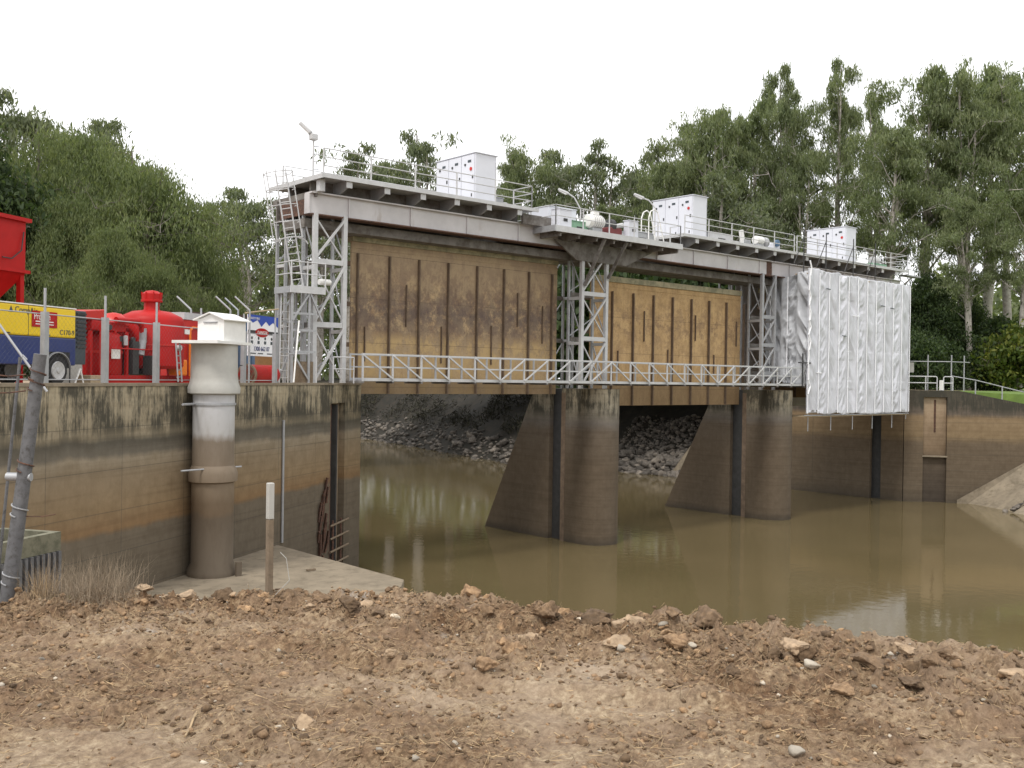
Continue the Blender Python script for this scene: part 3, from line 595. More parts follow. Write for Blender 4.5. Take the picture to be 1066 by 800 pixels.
MB().prism([rwp(1.353, .3), rwp(2.997, .3), rwp(2.997, .68), rwp(1.353, .68)], -1.9, 7.79).build('recessed_panel', concrete('tan_panel', [(0, (.05, .038, .028)), (3.2, (.1, .075, .05)), (3.9, (.2, .14, .085)), (6.5, (.33, .24, .155)), (7.6, (.4, .31, .21))], mz=(3, 9), mamt=.35, joints=False), t)
MB().beam(rwp(2.2, .27)+(7.6,), rwp(2.2, .27)+(5.2,), .12, .06).build('rust_streak_bracket', 'rust', t)
MB().prism([rwp(1.3, -.05), rwp(3.05, -.05), rwp(3.05, .29), rwp(1.3, .29)], 3.353, 3.45).build('ledge', 'slab', t)
# footbridge landing recess, ramp, bank
struct(MB().add([(73.1, 33.9, -.6), (70.9, 29.7, -.6), (77.3, 26.0, 4.3), (79.6, 25.9, 4.7), (76.9, 29.45, 3.9), (73.1, 33.9, .25),
   (73.1, 33.9, -2), (70.9, 29.7, -2), (77.3, 26.0, 2), (79.6, 25.9, 2), (76.9, 29.45, 2)], [(5,0,1,2,3,4), (0,6,7,1), (1,7,8,2), (2,8,9,3)]).build('boat_ramp', 'slab'))
struct(MB().prism([(70.4, 29.3), (66.5, 22.0), (74, 17), (77.3, 25.6)], -2, [-.3, -.4, 3.4, 3.9]).build('ramp_slab', 'slab'))
def bank_mesh(name, line, offs, mat, seg=1.2, amp=.25, sd=0):
    P = np.array(line, float); d = np.r_[0, np.cumsum(np.linalg.norm(np.diff(P, axis=0), axis=1))]
    n = int(d[-1]/seg); u = np.linspace(0, d[-1], n); X = np.interp(u, d, P[:, 0]); Y = np.interp(u, d, P[:, 1])
    tx = np.gradient(X); ty = np.gradient(Y); k = max(3, int(14/seg))
    ker = np.ones(k)/k; tx = np.convolve(np.pad(tx, k//2, 'edge'), ker, 'valid')[:n]; ty = np.convolve(np.pad(ty, k//2, 'edge'), ker, 'valid')[:n]
    l = np.hypot(tx, ty); nx, ny = ty/l, -tx/l
    oo = []; zz = []
    for (a, za), (b_, zb) in zip(offs[:-1], offs[1:]):
        kk = max(1, int((b_-a)/seg)) if b_ < 40 else 4
        for i in range(kk): oo.append(a+(b_-a)*i/kk); zz.append(za+(zb-za)*i/kk)
    oo.append(offs[-1][0]); zz.append(offs[-1][1]); oo = np.array(oo); zz = np.array(zz); m_ = len(oo)
    VX = X[:, None]+nx[:, None]*oo; VY = Y[:, None]+ny[:, None]*oo; VZ = np.repeat(zz[None], n, 0)
    w_ = np.where((oo > 0) & (oo < 30), 1.0, .25)
    VZ = VZ+(fbm(VX*.35, VY*.35, 4, sd)-.5)*amp*4*w_; VX = VX+(fbm(VX*.3+50, VY*.3, 3, sd+5)-.5)*amp*3*w_
    V = np.stack([VX, VY, VZ], -1).reshape(-1, 3); i = np.arange(n-1)[:, None]*m_+np.arange(m_-1)[None]; i = i.ravel()
    return struct(fastmesh(name, V, np.stack([i, i+1, i+m_+1, i+m_], 1), mat, smooth=True)), (X, Y, nx, ny)
RBL = [(71.9, 53), (70.6, 56), (71.0, 60.3), (69.7, 70.3), (66.9, 77.2), (70, 92), (73, 103), (77, 123), (74, 142), (58, 160), (30, 178), (-20, 190), (-120, 195)]
rb, RBI = bank_mesh('far_bank', RBL, [(-4, -1.5), (0, -.1), (3.5, 2.2), (7.5, 4.9), (9.5, 6.4), (13, 8.0), (40, 8.4), (400, 9)], 'earth')
struct(MB().prism([(71.6, 37.4), rwp(3.8, .7), rwp(14, .7), (95, 8), (200, -150), (900, -100), (900, 400), (90, 75), (85, 54), (72.6, 54)], -2, [8.27, 8.27, 6.5, 7.0, 8, 9, 9, 8.3, 8.3, 8.27]).build('right_lawn', 'grass'))
struct(MB().prism([(72.0, 38.5), (88, 36), (92, 60), (84, 56), (72.4, 55)], -1, 8.29).build('gravel_pad', 'gravel'))
struct(MB().add([(70.85, 54, 6.5), (70.9, 56, 4.2), (71.1, 59.6, .0), (69.6, 53.5, -.5), (74.5, 60, 2.2), (73, 55, 7)], [(0,1,2,3), (0,5,4,1), (1,4,2)]).build('concrete_apron', 'slab'))
# banks of the near side downstream (far right, out of view but real)
struct(MB().prism([(70.3, 28.6), (66, 21), (60, -20), (40, -150), (300, -150), (96, 8), (80.6, 25)], [-2]*7, [-.5, -.5, -.5, -.5, 8, 7.0, 6.3]).build('right_bank', 'grass'))

# ------------------------------------------------------------------ rocks
def rockmesh(seed, flat=.65, sub=2):
    import bmesh
    bm = bmesh.new(); bmesh.ops.create_icosphere(bm, subdivisions=sub, radius=1.0); rs = np.random.default_rng(seed); o = rs.random(3)*50
    pl = [Vector(rs.normal(size=3)).normalized() for _ in range(11)]; dd = [rs.uniform(.45, .75) for _ in range(11)]
    for v in bm.verts:
        c = v.co.copy()
        for p_, d_ in zip(pl, dd):
            k = c.dot(p_)
            if k > d_: c -= p_*(k-d_)
        c *= 1+.18*mnoise.noise(c*1.7+Vector(o)); c.z *= flat; v.co = c
    V = np.array([v.co[:] for v in bm.verts]); bm.verts.ensure_lookup_table(); Fq = np.array([[v.index for v in f.verts] for f in bm.faces]); bm.free(); return V, Fq
PR = [rockmesh(i, .55+.05*i) for i in range(6)]; PR1 = [rockmesh(20+i, .6, 1) for i in range(5)]
RM = []
for i, (V, Fq) in enumerate(PR):
    o = fastmesh('rock_source', V, Fq, 'rock'); RM.append(o.data); bpy.data.objects.remove(o)
def rotm(rs):
    a, b_, c = rs.uniform(0, 6.28), rs.uniform(-.4, .4), rs.uniform(-.4, .4)
    return np.array(Matrix.Rotation(a, 3, 'Z') @ Matrix.Rotation(b_, 3, 'X') @ Matrix.Rotation(c, 3, 'Y'))
def scatter(name, mat, protos, P, S, rs):
    Vs = []; Fs = []; o = 0
    for p, s in zip(P, S):
        V, Fq = protos[rs.integers(len(protos))]; Vs.append((V*s)@rotm(rs).T+p); Fs.append(Fq+o); o += len(V)
    return fastmesh(name, np.concatenate(Vs), np.concatenate(Fs), mat)
# riprap on the far bank
X, Y, nx, ny = RBI; rs = np.random.default_rng(5)
dg = None
from mathutils.bvhtree import BVHTree
def bvh(o):
    return BVHTree.FromPolygons([o.matrix_world @ v.co for v in o.data.vertices], [tuple(p.vertices) for p in o.data.polygons])
bt = bvh(rb); cand = []
for k in range(9000):
    i = rs.integers(0, len(X)) if k % 2 else rs.integers(0, max(3, int(np.searchsorted(Y[:200], 78)))); y0 = Y[i]
    if y0 > 130 or X[i] < 60: continue
    hi = 7.5 if y0 < 68 else 3.4+1.5*vnoise(np.array([y0*.2]), np.array([3.]))[0]
    if y0 < 57 and rs.random() < .5: continue
    of = rs.uniform(-.4, hi)
    jt = rs.uniform(-.7, .7, 2); x_, y_ = X[i]+nx[i]*of+jt[0]*.6-ny[i]*jt[1], y0+ny[i]*of+nx[i]*jt[1]
    hit = bt.ray_cast(Vector((x_, y_, 30)), Vector((0, 0, -1)))
    if hit[0] is None: continue
    s = min(.5, .1+rs.gamma(2.2, .075))*(1.25 if of < 3 else .85); cand.append((s/math.hypot(x_, y_), x_, y_, hit[0].z+s*.25, s))
cand.sort(reverse=True)
src = None
for j, (_, x_, y_, z_, s) in enumerate(cand[:300]):
    o = bpy.data.objects.new('riprap_boulder', RM[j % 6]); COL.objects.link(o); o.location = (x_, y_, z_); o.scale = (s*1.15, s, s); o.rotation_euler = (rs.uniform(-.5, .5), rs.uniform(-.5, .5), rs.uniform(0, 6.28))
    tag(o, 'grey angular boulder among the riprap on the far bank between and beyond the piers', 'boulder', 'riprap boulders on the far bank')
rest = cand[300:]
stuff(scatter('riprap', 'rock', PR1, np.array([c[1:4] for c in rest]), [c[4] for c in rest], rs), 'mass of smaller grey riprap stones covering the far bank', 'riprap')

n_ = 60000; ii = rs.integers(0, len(X), n_); ok = (Y[ii] > 66) & (Y[ii] < 150) & (X[ii] > 50) & ((Y[ii] > 70) | (rs.random(n_) < .2)); ii = ii[ok]; n_ = len(ii)
of = rs.uniform(4.0, 11, n_); gx = X[ii]+nx[ii]*of+rs.normal(0, .5, n_); gy = Y[ii]+ny[ii]*of+rs.normal(0, .5, n_); dens = fbm(gx*.35, gy*.35, 3, 77); k_ = dens > .47; gx, gy, of = gx[k_], gy[k_], of[k_]; n_ = len(gx)
gzz = np.interp(of, [0, 3.5, 7.5, 9.5, 13], [0, 2.2, 4.9, 6.4, 8.0])+rs.gamma(2, .25, n_); c = np.stack([gx, gy, gzz], 1); dn = rs.normal(0, 1, (n_, 3)); dn[:, 2] -= .6; dn /= np.linalg.norm(dn, axis=1)[:, None]; sd = np.cross(dn, rs.normal(0, 1, (n_, 3))); sd /= np.linalg.norm(sd, axis=1)[:, None]
stuff(fastmesh('bank_scrub', np.stack([c-dn*.35, c+sd*.05, c+dn*.35, c-sd*.05], 1).reshape(-1, 3), np.arange(n_*4).reshape(-1, 4), 'scrub'), 'dark straggly scrub and roots over the upper far bank', 'scrub')
# ------------------------------------------------------------------ bridge superstructure
def beamobj(name, p, q, w, h, mat, par): return MB().beam(p, q, w, h).build(name, mat, par)
def tower(x0, x1, z0, z1, levels, label, mat='galvlight', ys=(37.65, 38.65)):
    t = thing('lattice_tower', label, 'tower', ((x0+x1)/2, ys[0], z0), 0, 'gate towers')
    for x in (x0, x1):
        for y, w_ in ((ys[0], .19), (ys[1], .12), (40.2, .12), (41.0, .12)):
            beamobj('leg', (x, y, z0), (x, y, z1), w_, w_, mat if y < 38 else 'galv', t)
    LV = [z0]+levels+[z1]
    for z in levels:
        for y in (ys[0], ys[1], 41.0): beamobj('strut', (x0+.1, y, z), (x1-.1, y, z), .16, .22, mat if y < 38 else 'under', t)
        for x in (x0, x1): beamobj('strut', (x, ys[0]+.1, z-.25), (x, ys[1]-.08, z-.25), .12, .16, mat, t); beamobj('strut', (x, 40.2, z), (x, 41, z), .1, .14, mat, t)
    for za, zb in zip(LV[:-1], LV[1:]):
        za += .12; zb -= .12
        beamobj('brace', (x0, ys[0]-.06, za), (x1, ys[0]-.06, zb), .09, .09, mat, t); beamobj('brace', (x0, ys[0]+.05, zb), (x1, ys[0]+.05, za), .06, .06, mat, t)
        beamobj('brace', (x0, 41.0, za), (x1, 41.0, zb), .06, .06, 'galv', t)
        zm = (za+zb)/2
        beamobj('brace', (x0, ys[1], za), (x1, ys[1], zm), .05, .05, 'galv', t)
        for x in (x0, x1): beamobj('brace', (x, ys[0], za), (x, ys[1], zb), .05, .05, 'galv', t)
    return t
tower(21.5, 22.95, 8.35, 15.65, [10.9, 13.6], 'grey lattice tower on the left abutment with caged ladder alongside')
tower(37.55, 39.4, 8.24, 15.65, [10.9, 13.3], 'grey lattice tower rising from the nearer pier, between the two tan gates')
tower(53.75, 55.1, 8.24, 15.65, [9.3, 11.1, 12.9], 'grey lattice tower partly hidden by the left edge of the white wrap', mat='galv')

# plate girders (front and rear) with soffit between
def girder(x0, x1, label, rust_end=False):
    t = thing('plate_girder', label, 'girder', (x0, 37.8, 15.5), 0, 'main deck girders')
    for yy, nm in ((37.8, 'web'), (40.7, 'rear_web')):
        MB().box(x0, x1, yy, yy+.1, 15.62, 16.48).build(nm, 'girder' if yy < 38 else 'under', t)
    MB().box(x0, x1, 37.62, 38.2, 16.482, 16.54).build('top_flange', 'girder', t)
    MB().box(x0, x1, 37.62, 38.2, 15.56, 15.617).build('bottom_flange', 'rust', t)
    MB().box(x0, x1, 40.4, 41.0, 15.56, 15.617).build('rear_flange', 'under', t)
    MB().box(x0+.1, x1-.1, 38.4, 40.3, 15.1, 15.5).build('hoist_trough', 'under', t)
    k = x0+1.9
    while k < x1-.3:
        MB().box(k, k+.05, 37.72, 37.797, 15.63, 16.47).build('stiffener', 'girder', t); k += 3.3
    MB().box(x0-.06, x0-.003, 37.75, 38.15, 15.62, 16.48).build('end_plate', 'girder', t); MB().box(x0+.1, x0+.2, 38.4, 40.6, 15.65, 16.3).build('end_diaphragm', 'rust', t)
    if rust_end: MB().box(x1-.5, x1+.02, 37.77, 37.798, 15.63, 16.46).build('rusted_patch', 'rust', t)
girder(21.3, 38.4, 'pale plate girder spanning from the left lattice tower to the nearer pier')
girder(38.46, 54.9, 'pale plate girder spanning from the nearer pier, its far end rusted', True)
girder(55.0, 71.6, 'pale plate girder above the white wrapped bay')
# decks
def deck(x0, x1, label):
    t = thing('deck', label, 'deck', (x0, 37, 17), 0, 'control decks')
    MB().box(x0, x1, 36.98, 41.6, 17.12, 17.2).build('deck_plate', 'galvlight', t)
    MB().box(x0, x1, 36.9, 36.978, 17.05, 17.22).build('edge_channel', 'galvlight', t); MB().box(x0-.06, x0-.003, 36.9, 41.6, 17.02, 17.22).build('end_channel', 'galvlight', t)
    k = x0+1.3
    while k < x1-.2:
        q = MB(); q.add([(k, 37.05, 17.117), (k+.09, 37.05, 17.117), (k+.09, 41.5, 17.117), (k, 41.5, 17.117), (k, 37.05, 16.86), (k+.09, 37.05, 16.86), (k+.09, 37.75, 16.6), (k, 37.75, 16.6), (k+.09, 41.5, 16.6), (k, 41.5, 16.6)],
                         [(0,1,2,3), (0,4,5,1), (4,7,6,5), (7,9,8,6), (9,3,2,8), (0,3,9,7,4), (1,5,6,8,2)])
        q.build('cross_joist', 'galv', t); MB().box(k-.1, k+.19, 37.0, 37.05, 16.78, 17.117).build('joist_end', 'galvlight', t); k += 1.95
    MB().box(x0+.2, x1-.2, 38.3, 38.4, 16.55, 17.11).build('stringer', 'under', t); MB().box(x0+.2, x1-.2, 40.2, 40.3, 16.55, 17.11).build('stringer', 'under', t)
    return t
d1 = deck(21.42, 33.7, 'upper control deck over the left bay, carrying the first cabinet')
MB().box(21.5, 21.75, 37.3, 37.6, 16.54, 17.05).build('corner_post', 'galvlight', d1); MB().box(21.5, 21.6, 37.65, 41.5, 16.35, 16.62).build('end_beam', 'under', d1)
deck(45.0, 56.4, 'upper control deck over the middle bay, carrying the second cabinet')
deck(56.45, 71.2, 'upper control deck over the white wrapped bay, carrying the farthest cabinet')
# middle machinery platform (lower)
t = thing('machinery_platform', 'lower grey machinery platform projecting over the nearer pier tower', 'platform', (34.2, 36.2, 16.3))
MB().box(34.2, 44.0, 36.25, 41.2, 16.26, 16.36).build('floor_plate', 'galvlight', t)
MB().box(34.2, 44.0, 36.15, 36.247, 16.1, 16.4).build('edge_channel', 'galvlight', t); MB().box(34.1, 34.197, 36.15, 41.2, 16.1, 16.4).build('end_channel', 'galv', t)
for k in np.arange(34.6, 43.9, 1.3): MB().box(k, k+.1, 36.3, 41, 15.9, 16.257).build('joist', 'under', t)
q = MB(); q.add([(35.4, 37.5, 15.95), (43.0, 37.5, 15.95), (40.8, 37.5, 15.0), (37.0, 37.5, 15.0), (35.4, 37.62, 15.95), (43.0, 37.62, 15.95), (40.8, 37.62, 15.0), (37.0, 37.62, 15.0)], [(0,1,2,3), (7,6,5,4), (0,4,5,1), (1,5,6,2), (2,6,7,3), (3,7,4,0)]); q.build('corbel_plate', 'under', t)
for a, b_ in (((37.9, 36.35, 16.1), (37.6, 37.5, 13.7)), ((39.6, 36.35, 16.1), (39.4, 37.5, 14.2))): beamobj('diagonal_strut', a, b_, .12, .16, 'under', t)
MB().box(33.0, 36.6, 37.3, 37.45, 16.45, 16.95).build('side_beam', 'under', t)

# handrails
def handrail(pts, label, zb=17.2, h=1.1, sp=2.35, nr=3, r=.03, group='deck handrails', mat='galvlight', thick_ends=True):
    t = thing('handrail', label, 'handrail', (pts[0][0], pts[0][1], zb), 0, group)
    for j in range(nr): MB().path([(x, y, zb+h*(j+1)/nr) for x, y in pts], r*.8).build('rail', mat, t)
    for (xa, ya), (xb, yb) in zip(pts[:-1], pts[1:]):
        l = math.hypot(xb-xa, yb-ya); n = max(1, round(l/sp))
        for i in range(n+1): MB().tube((xa+(xb-xa)*i/n, ya+(yb-ya)*i/n, zb-.15), (xa+(xb-xa)*i/n, ya+(yb-ya)*i/n, zb+h), r*1.25, 6).build('post', mat, t)
    return t
handrail([(21.5, 37.02), (33.3, 37.02), (33.3, 38.4)], 'three-bar handrail along the front of the upper deck over the left bay')
handrail([(22.0, 41.5), (35.5, 41.5)], 'handrail along the back of the upper deck over the left bay')
handrail([(45.2, 37.02), (56.3, 37.02)], 'three-bar handrail along the front of the upper deck over the middle bay')
handrail([(45.2, 41.5), (60, 41.5)], 'handrail along the back of the upper deck over the middle bay')
handrail([(56.6, 37.02), (71.1, 37.02), (71.1, 41.5)], 'handrail of the upper deck above the white wrap')
handrail([(34.25, 40), (34.25, 36.25), (43.9, 36.25), (43.9, 37.0)], 'two-bar handrail round the lower machinery platform', zb=16.38, h=1.05, sp=1.9, nr=2)
t = thing('end_bracket', 'small outrigger frame sticking out past the far end of the upper deck', 'bracket', (71.3, 37.2, 16.9))
MB().box(71.25, 73.4, 37.1, 37.7, 16.85, 16.95).build('frame', 'galv', t)
for x in (71.6, 72.5, 73.3): MB().tube((x, 37.15, 16.95), (x, 37.15, 17.35), .03).build('post', 'galv', t)
MB().tube((71.3, 37.15, 17.35), (73.35, 37.15, 17.35), .03).build('rail', 'galv', t)

# cabinets
def cabinet(x, label, ztop):
    t = thing('control_cabinet', label, 'cabinet', (x, 37.85, 17.2), 0, 'control cabinets')
    h = ztop-17.2
    MB().box(0, 1.33, 0, 3.15, .0, h).build('body', 'cab', t, local=True, bevel=.015)
    MB().box(-.06, 1.39, -.06, 3.21, h+.002, h+.04).build('lid', 'cab', t, local=True)
    for i in range(3):
        d = MB().box(-.035, -.003, .06+i*1.03, 1.05+i*1.03, .08, h-.06).build('door', 'cab', t, local=True, bevel=.008)
        MB().box(-.06, -.036, .12+i*1.03, .2+i*1.03, h*.5, h*.5+.16).build('handle', 'dark', d, local=True)
        MB().box(-.05, -.036, .3+i*1.03, .55+i*1.03, h-.42, h-.3).build('nameplate', 'charcoal', d, local=True)
        MB().tube((-.07, .75+i*1.03, h-.5), (-.036, .75+i*1.03, h-.5), .06, 10).build('switch', 'dark', d, local=True)
        MB().box(-.05, -.036, .2+i*1.03, .27+i*1.03, .35, .5).build('lock', 'dark', d, local=True)
    MB().tube((-.07, .3, h-.75), (-.036, .3, h-.75), .09, 12).build('stop_button', 'redlight', t, local=True)
    MB().box(.2, 1.1, -.01, .0, .1, .16).build('vent', 'galv', t, local=True)
    MB().tube((1.28, 0-.004, .3), (1.28, -.004, h-.3), .012, 6).build('hinge', 'galv', t, local=True)
cabinet(30.35, 'white control cabinet on the deck above the left bay, nearest of the three', 19.65)
cabinet(46.95, 'white control cabinet on the deck beside the hooped ladder, middle of the three', 19.78)
cabinet(63.95, 'white control cabinet above the white wrapped bay, farthest of the three', 19.8)

# machinery on the decks
def boxthing(name, x, y, z, sx_, sy_, sz_, mat, label, cat, group=None, lid=True):
    t = thing(name, label, cat, (x, y, z), 0, group)
    MB().box(0, sx_, 0, sy_, 0.003, sz_).build('body', mat, t, local=True, bevel=.02)
    if lid: MB().box(-.03, sx_+.03, -.03, sy_+.03, sz_+.002, sz_+.04).build('lid', mat, t, local=True)
    MB().box(sx_*.35, sx_*.65, -.02, 0, sz_*.4, sz_*.55).build('handle', 'dark', t, local=True)
    return t
boxthing('switch_box', 32.2, 38.6, 17.2, .6, 1.6, .62, 'galv', 'grey low switch box just behind the first white cabinet', 'box')
boxthing('junction_box', 34.9, 36.7, 16.36, .9, .6, 1.0, 'cab', 'pale junction box at the left corner of the lower machinery platform', 'box')
boxthing('winch_cover', 35.4, 38.0, 16.36, 2.0, 1.6, 1.35, 'cab', 'long pale winch cover at the back of the lower machinery platform', 'cover')
boxthing('green_case', 36.0, 37.0, 16.36, 1.3, .7, .55, 'greenp', 'green gearbox case in front of the long winch cover', 'gearbox')
boxthing('switch_box', 39.9, 36.5, 16.36, .75, .4, .95, 'cab', 'pale upright switch box midway along the lower machinery platform', 'box')
boxthing('winch_cover', 41.0, 37.4, 16.36, 2.0, 1.0, .6, 'galv', 'grey low winch cover between the upright switch box and the hooped ladder', 'cover')
boxthing('winch_cover', 48.8, 38.0, 17.2, 2.3, 1.6, .6, 'galvlight', 'grey low winch cover right of the middle white cabinet', 'cover')
t = thing('white_motor', 'round white electric motor on the lower machinery platform', 'motor', (37.7, 36.9, 16.36))
MB().lathe([(.05, -.62), (.3, -.6), (.36, -.45), (.36, .35), (.28, .5), (.1, .55)], (0, 0, .66), 24, 'x').build('casing', 'white', t, smooth=True, local=True)
for k in range(5): MB().lathe([(.385, -.35+k*.15), (.385, -.31+k*.15)], (0, 0, .66), 24, 'x').build('fin', 'galvlight', t, local=True)
MB().box(-.4, .3, -.25, .25, .003, .3).build('foot', 'galv', t, local=True); MB().box(-.2, .15, -.15, .15, 1.0, 1.2).build('terminal_box', 'white', t, local=True)
t = thing('hoist_gearbox', 'dark red and grey hoist gearbox right of the white motor', 'gearbox', (38.6, 36.9, 16.36))
MB().box(0, 1.0, -.2, .6, .003, .5).build('case', plain('maroon_paint', (.16, .03, .03), .6), t, local=True, bevel=.06)
MB().lathe([(.3, 0), (.36, .04), (.36, .3), (.3, .34)], (.2, .1, .6), 20, 'x').build('drum', 'dark', t, smooth=True, local=True)
MB().tube((.5, -.1, .55), (1.1, -.1, .7), .13, 10).build('shaft', 'galvlight', t, local=True)
t = thing('hoist_motor', 'small white hoist motor with gears behind the rail of the middle bay deck', 'motor', (53.2, 37.6, 17.2))
MB().lathe([(.08, -.4), (.26, -.36), (.26, .3), (.15, .4)], (0, 0, .5), 20, 'x').build('casing', 'white', t, smooth=True, local=True)
MB().box(-.35, .3, -.2, .2, .003, .25).build('foot', 'galv', t, local=True)
MB().lathe([(.3, .5), (.34, .53), (.34, .72), (.3, .75)], (0, 0, .42), 18, 'x').build('wheel', 'galv', t, smooth=True, local=True)
t = thing('hoist_brake', 'pale upright hoist brake left of the small white hoist motor', 'brake', (51.6, 37.6, 17.2))
MB().beam((0, 0, 0.003), (-.25, 0, .95), .22, .2).build('lever', 'white', t, local=True); MB().box(-.1, .6, -.15, .25, .003, .4).build('base', 'galv', t, local=True, bevel=.03)
t = thing('hoist_gearbox', 'blue-white hoist gearbox right of the small white hoist motor', 'gearbox', (54.5, 37.6, 17.2))
MB().box(0, .8, -.2, .4, .003, .5).build('case', 'cab', t, local=True, bevel=.08); MB().lathe([(.1, 0), (.22, .03), (.22, .2), (.1, .23)], (.3, -.4, .45), 16, 'y').build('cap', 'bluegrey', t, smooth=True, local=True)
t = thing('hoist_motor', 'pale hoist motor on the far deck between the farthest cabinet and the end rail', 'motor', (67.6, 37.7, 17.2))
MB().lathe([(.08, -.4), (.28, -.36), (.28, .3), (.15, .4)], (0, 0, .5), 18, 'x').build('casing', 'galvlight', t, smooth=True, local=True); MB().box(-.5, 1.4, -.2, .4, .003, .3).build('base', 'greenp', t, local=True)
# hooped ladder from platform up to middle bay deck
t = thing('hooped_ladder', 'white ladder with hooped handrails beside the middle white cabinet', 'ladder', (43.3, 37.3, 16.36))
for y in (0, .55):
    MB().path([(-.9, y, 0), (-.9, y, 1.5), (-.75, y, 1.85), (-.45, y, 2.0), (-.15, y, 1.85), (0, y, 1.4), (.5, y, 0)], .035, 6).build('hoop', 'white', t, local=True)
    MB().tube((-.3, y, .0), (-.55, y, 1.0), .03).build('stile', 'white', t, local=True)
for k in range(4): MB().tube((.08+.1*(3-k), 0, .25+.3*k), (.08+.1*(3-k), .55, .25+.3*k), .025).build('rung', 'white', t, local=True)
# lamps
def lamp(base, h, reach, dz, label, zb, arm=rt0):
    t = thing('street_lamp', label, 'lamp', (base[0], base[1], zb), 0, 'lamps on the decks')
    a = Vector((float(-arm[0]), float(-arm[1]), 0)); p0 = Vector((0, 0, 0)); p1 = Vector((0, 0, h)); p2 = p1+a*reach*.5+Vector((0, 0, dz*.75)); p3 = p1+a*reach+Vector((0, 0, dz))
    MB().path([p0, p1, p2, p3], .04, 8).build('pole', 'galvlight', t, local=True)
    hd = MB().beam(p3-a*.05-Vector((0, 0, .02)), p3+a*.55+Vector((0, 0, .22*math.copysign(1, dz))), .3, .14).build('lamp_head', 'galvlight', t, local=True, bevel=.05)
    MB().beam(p3+a*.08-Vector((0, 0, .07)), p3+a*.5+Vector((0, 0, .22*math.copysign(1, dz)-.09)), .24, .05).build('lens', 'glass', hd, local=True)
lamp((40.0, 40.3), 2.0, .75, .9, 'swan-neck lamp leaning over the lower machinery platform behind the motor', 16.36)
lamp((44.4, 38.6), 1.6, .7, .55, 'swan-neck lamp just left of the middle white cabinet', 17.2)
# floodlight mast on left
t = thing('floodlight_mast', 'slim floodlight mast rising from the left end of the deck against the sky', 'lamp', (21.9, 38.6, 17.2))
MB().tube((0, 0, 0), (0, 0, 1.75), .045, 8).build('mast', 'galvlight', t, local=True)
for k in range(4): MB().tube((-.0, 0, .5+.33*k), (.22, -.1, .5+.33*k), .02, 5).build('step', 'galv', t, local=True)
MB().box(-.16, .16, -.14, .14, 1.75, 2.03).build('control_box', 'galvlight', t, local=True, bevel=.04)
a = Vector((-rt0[0], -rt0[1], 0)); hd = MB().beam(Vector((0, 0, 2.05))+a*.1, Vector((0, 0, 2.5))+a*.6, .3, .18).build('lamp_head', 'galvlight', t, local=True, bevel=.05)
MB().beam(Vector((0, 0, 2.01))+a*.2, Vector((0, 0, 2.4))+a*.6, .26, .04).build('lens', 'glass', hd, local=True)

# ------------------------------------------------------------------ caged ladder and access platform at the left tower
t = thing('access_platform', 'grey railed landing with bracing on the left side of the left lattice tower', 'platform', (20.6, 37.7, 8.35))
MB().box(20.2, 21.75, 37.3, 38.6, 12.3, 12.38).build('floor_plate', 'galvlight', t); MB().box(20.15, 21.8, 37.22, 37.298, 12.15, 12.45).build('edge_channel', 'galvlight', t); MB().box(20.12, 20.197, 37.3, 38.6, 12.15, 12.42).build('edge_channel', 'galv', t)
for x, y in ((20.3, 37.35), (20.3, 38.5), (21.1, 37.35), (21.1, 38.5)): beamobj('leg', (x, y, 8.35), (x, y, 12.3), .09, .09, 'galv', t)
for z in (9.7, 10.6, 11.3): beamobj('strut', (20.3, 37.35, z), (21.4, 37.35, z), .07, .09, 'galv', t)
for z in (9.7, 11.0): beamobj('strut', (20.3, 38.5, z), (21.4, 38.5, z), .07, .09, 'galv', t)
for a, b_ in (((20.3, 37.3, 11.0), (21.1, 37.3, 12.2)), ((21.7, 37.3, 11.0), (21.1, 37.3, 12.2)), ((20.3, 38.5, 8.4), (21.3, 38.5, 10.9)), ((21.3, 38.5, 8.4), (20.3, 38.5, 10.9)), ((20.3, 37.32, 9.7), (21.1, 37.32, 8.5)), ((20.5, 37.9, 10.9), (21.4, 37.9, 12.1))): beamobj('brace', a, b_, .07, .07, 'galv', t)
for z in (12.95, 13.45): MB().path([(20.2, 38.55, z), (20.2, 37.26, z), (21.8, 37.26, z)], .025).build('rail', 'galvlight', t)
for x in (20.2, 20.95, 21.8): MB().tube((x, 37.26, 12.38), (x, 37.26, 13.5), .03).build('rail_post', 'galvlight', t)
t = thing('caged_ladder', 'leaning ladder inside a hooped safety cage, left of the left lattice tower', 'ladder', (20.6, 38.2, 12.4))
LB = np.array([21.05, 38.2, 12.4]); LT = np.array([20.35, 38.6, 17.3])
ax_ = (LT-LB)/np.linalg.norm(LT-LB); sidev = np.array([0.75, -.66, 0]); sidev -= ax_*(sidev@ax_); sidev /= np.linalg.norm(sidev); outv = np.cross(sidev, ax_)
if outv[0] > 0: outv = -outv
for sg in (-1, 1): MB().tube(LB+sidev*.22*sg, LT+sidev*.22*sg, .035, 6).build('stile', 'galvlight', t)
for k in range(18): c = LB+(LT-LB)*(k+.5)/18; MB().tube(c-sidev*.22, c+sidev*.22, .02, 5).build('rung', 'galvlight', t)
def hoopp(c, a): return c+outv*(.5-.5*math.cos(a))+sidev*.62*math.sin(a)
for fr in (.42, .56, .7, .84, .98):
    c = LB+(LT-LB)*fr; MB().path([hoopp(c, x_) for x_ in np.linspace(R(40), R(320), 12)], .02, 5).build('cage_hoop', 'galvlight', t)
for x_ in np.linspace(R(60), R(300), 7): MB().tube(hoopp(LB+(LT-LB)*.42, x_), hoopp(LT, x_), .022, 5).build('cage_bar', 'galvlight', t)
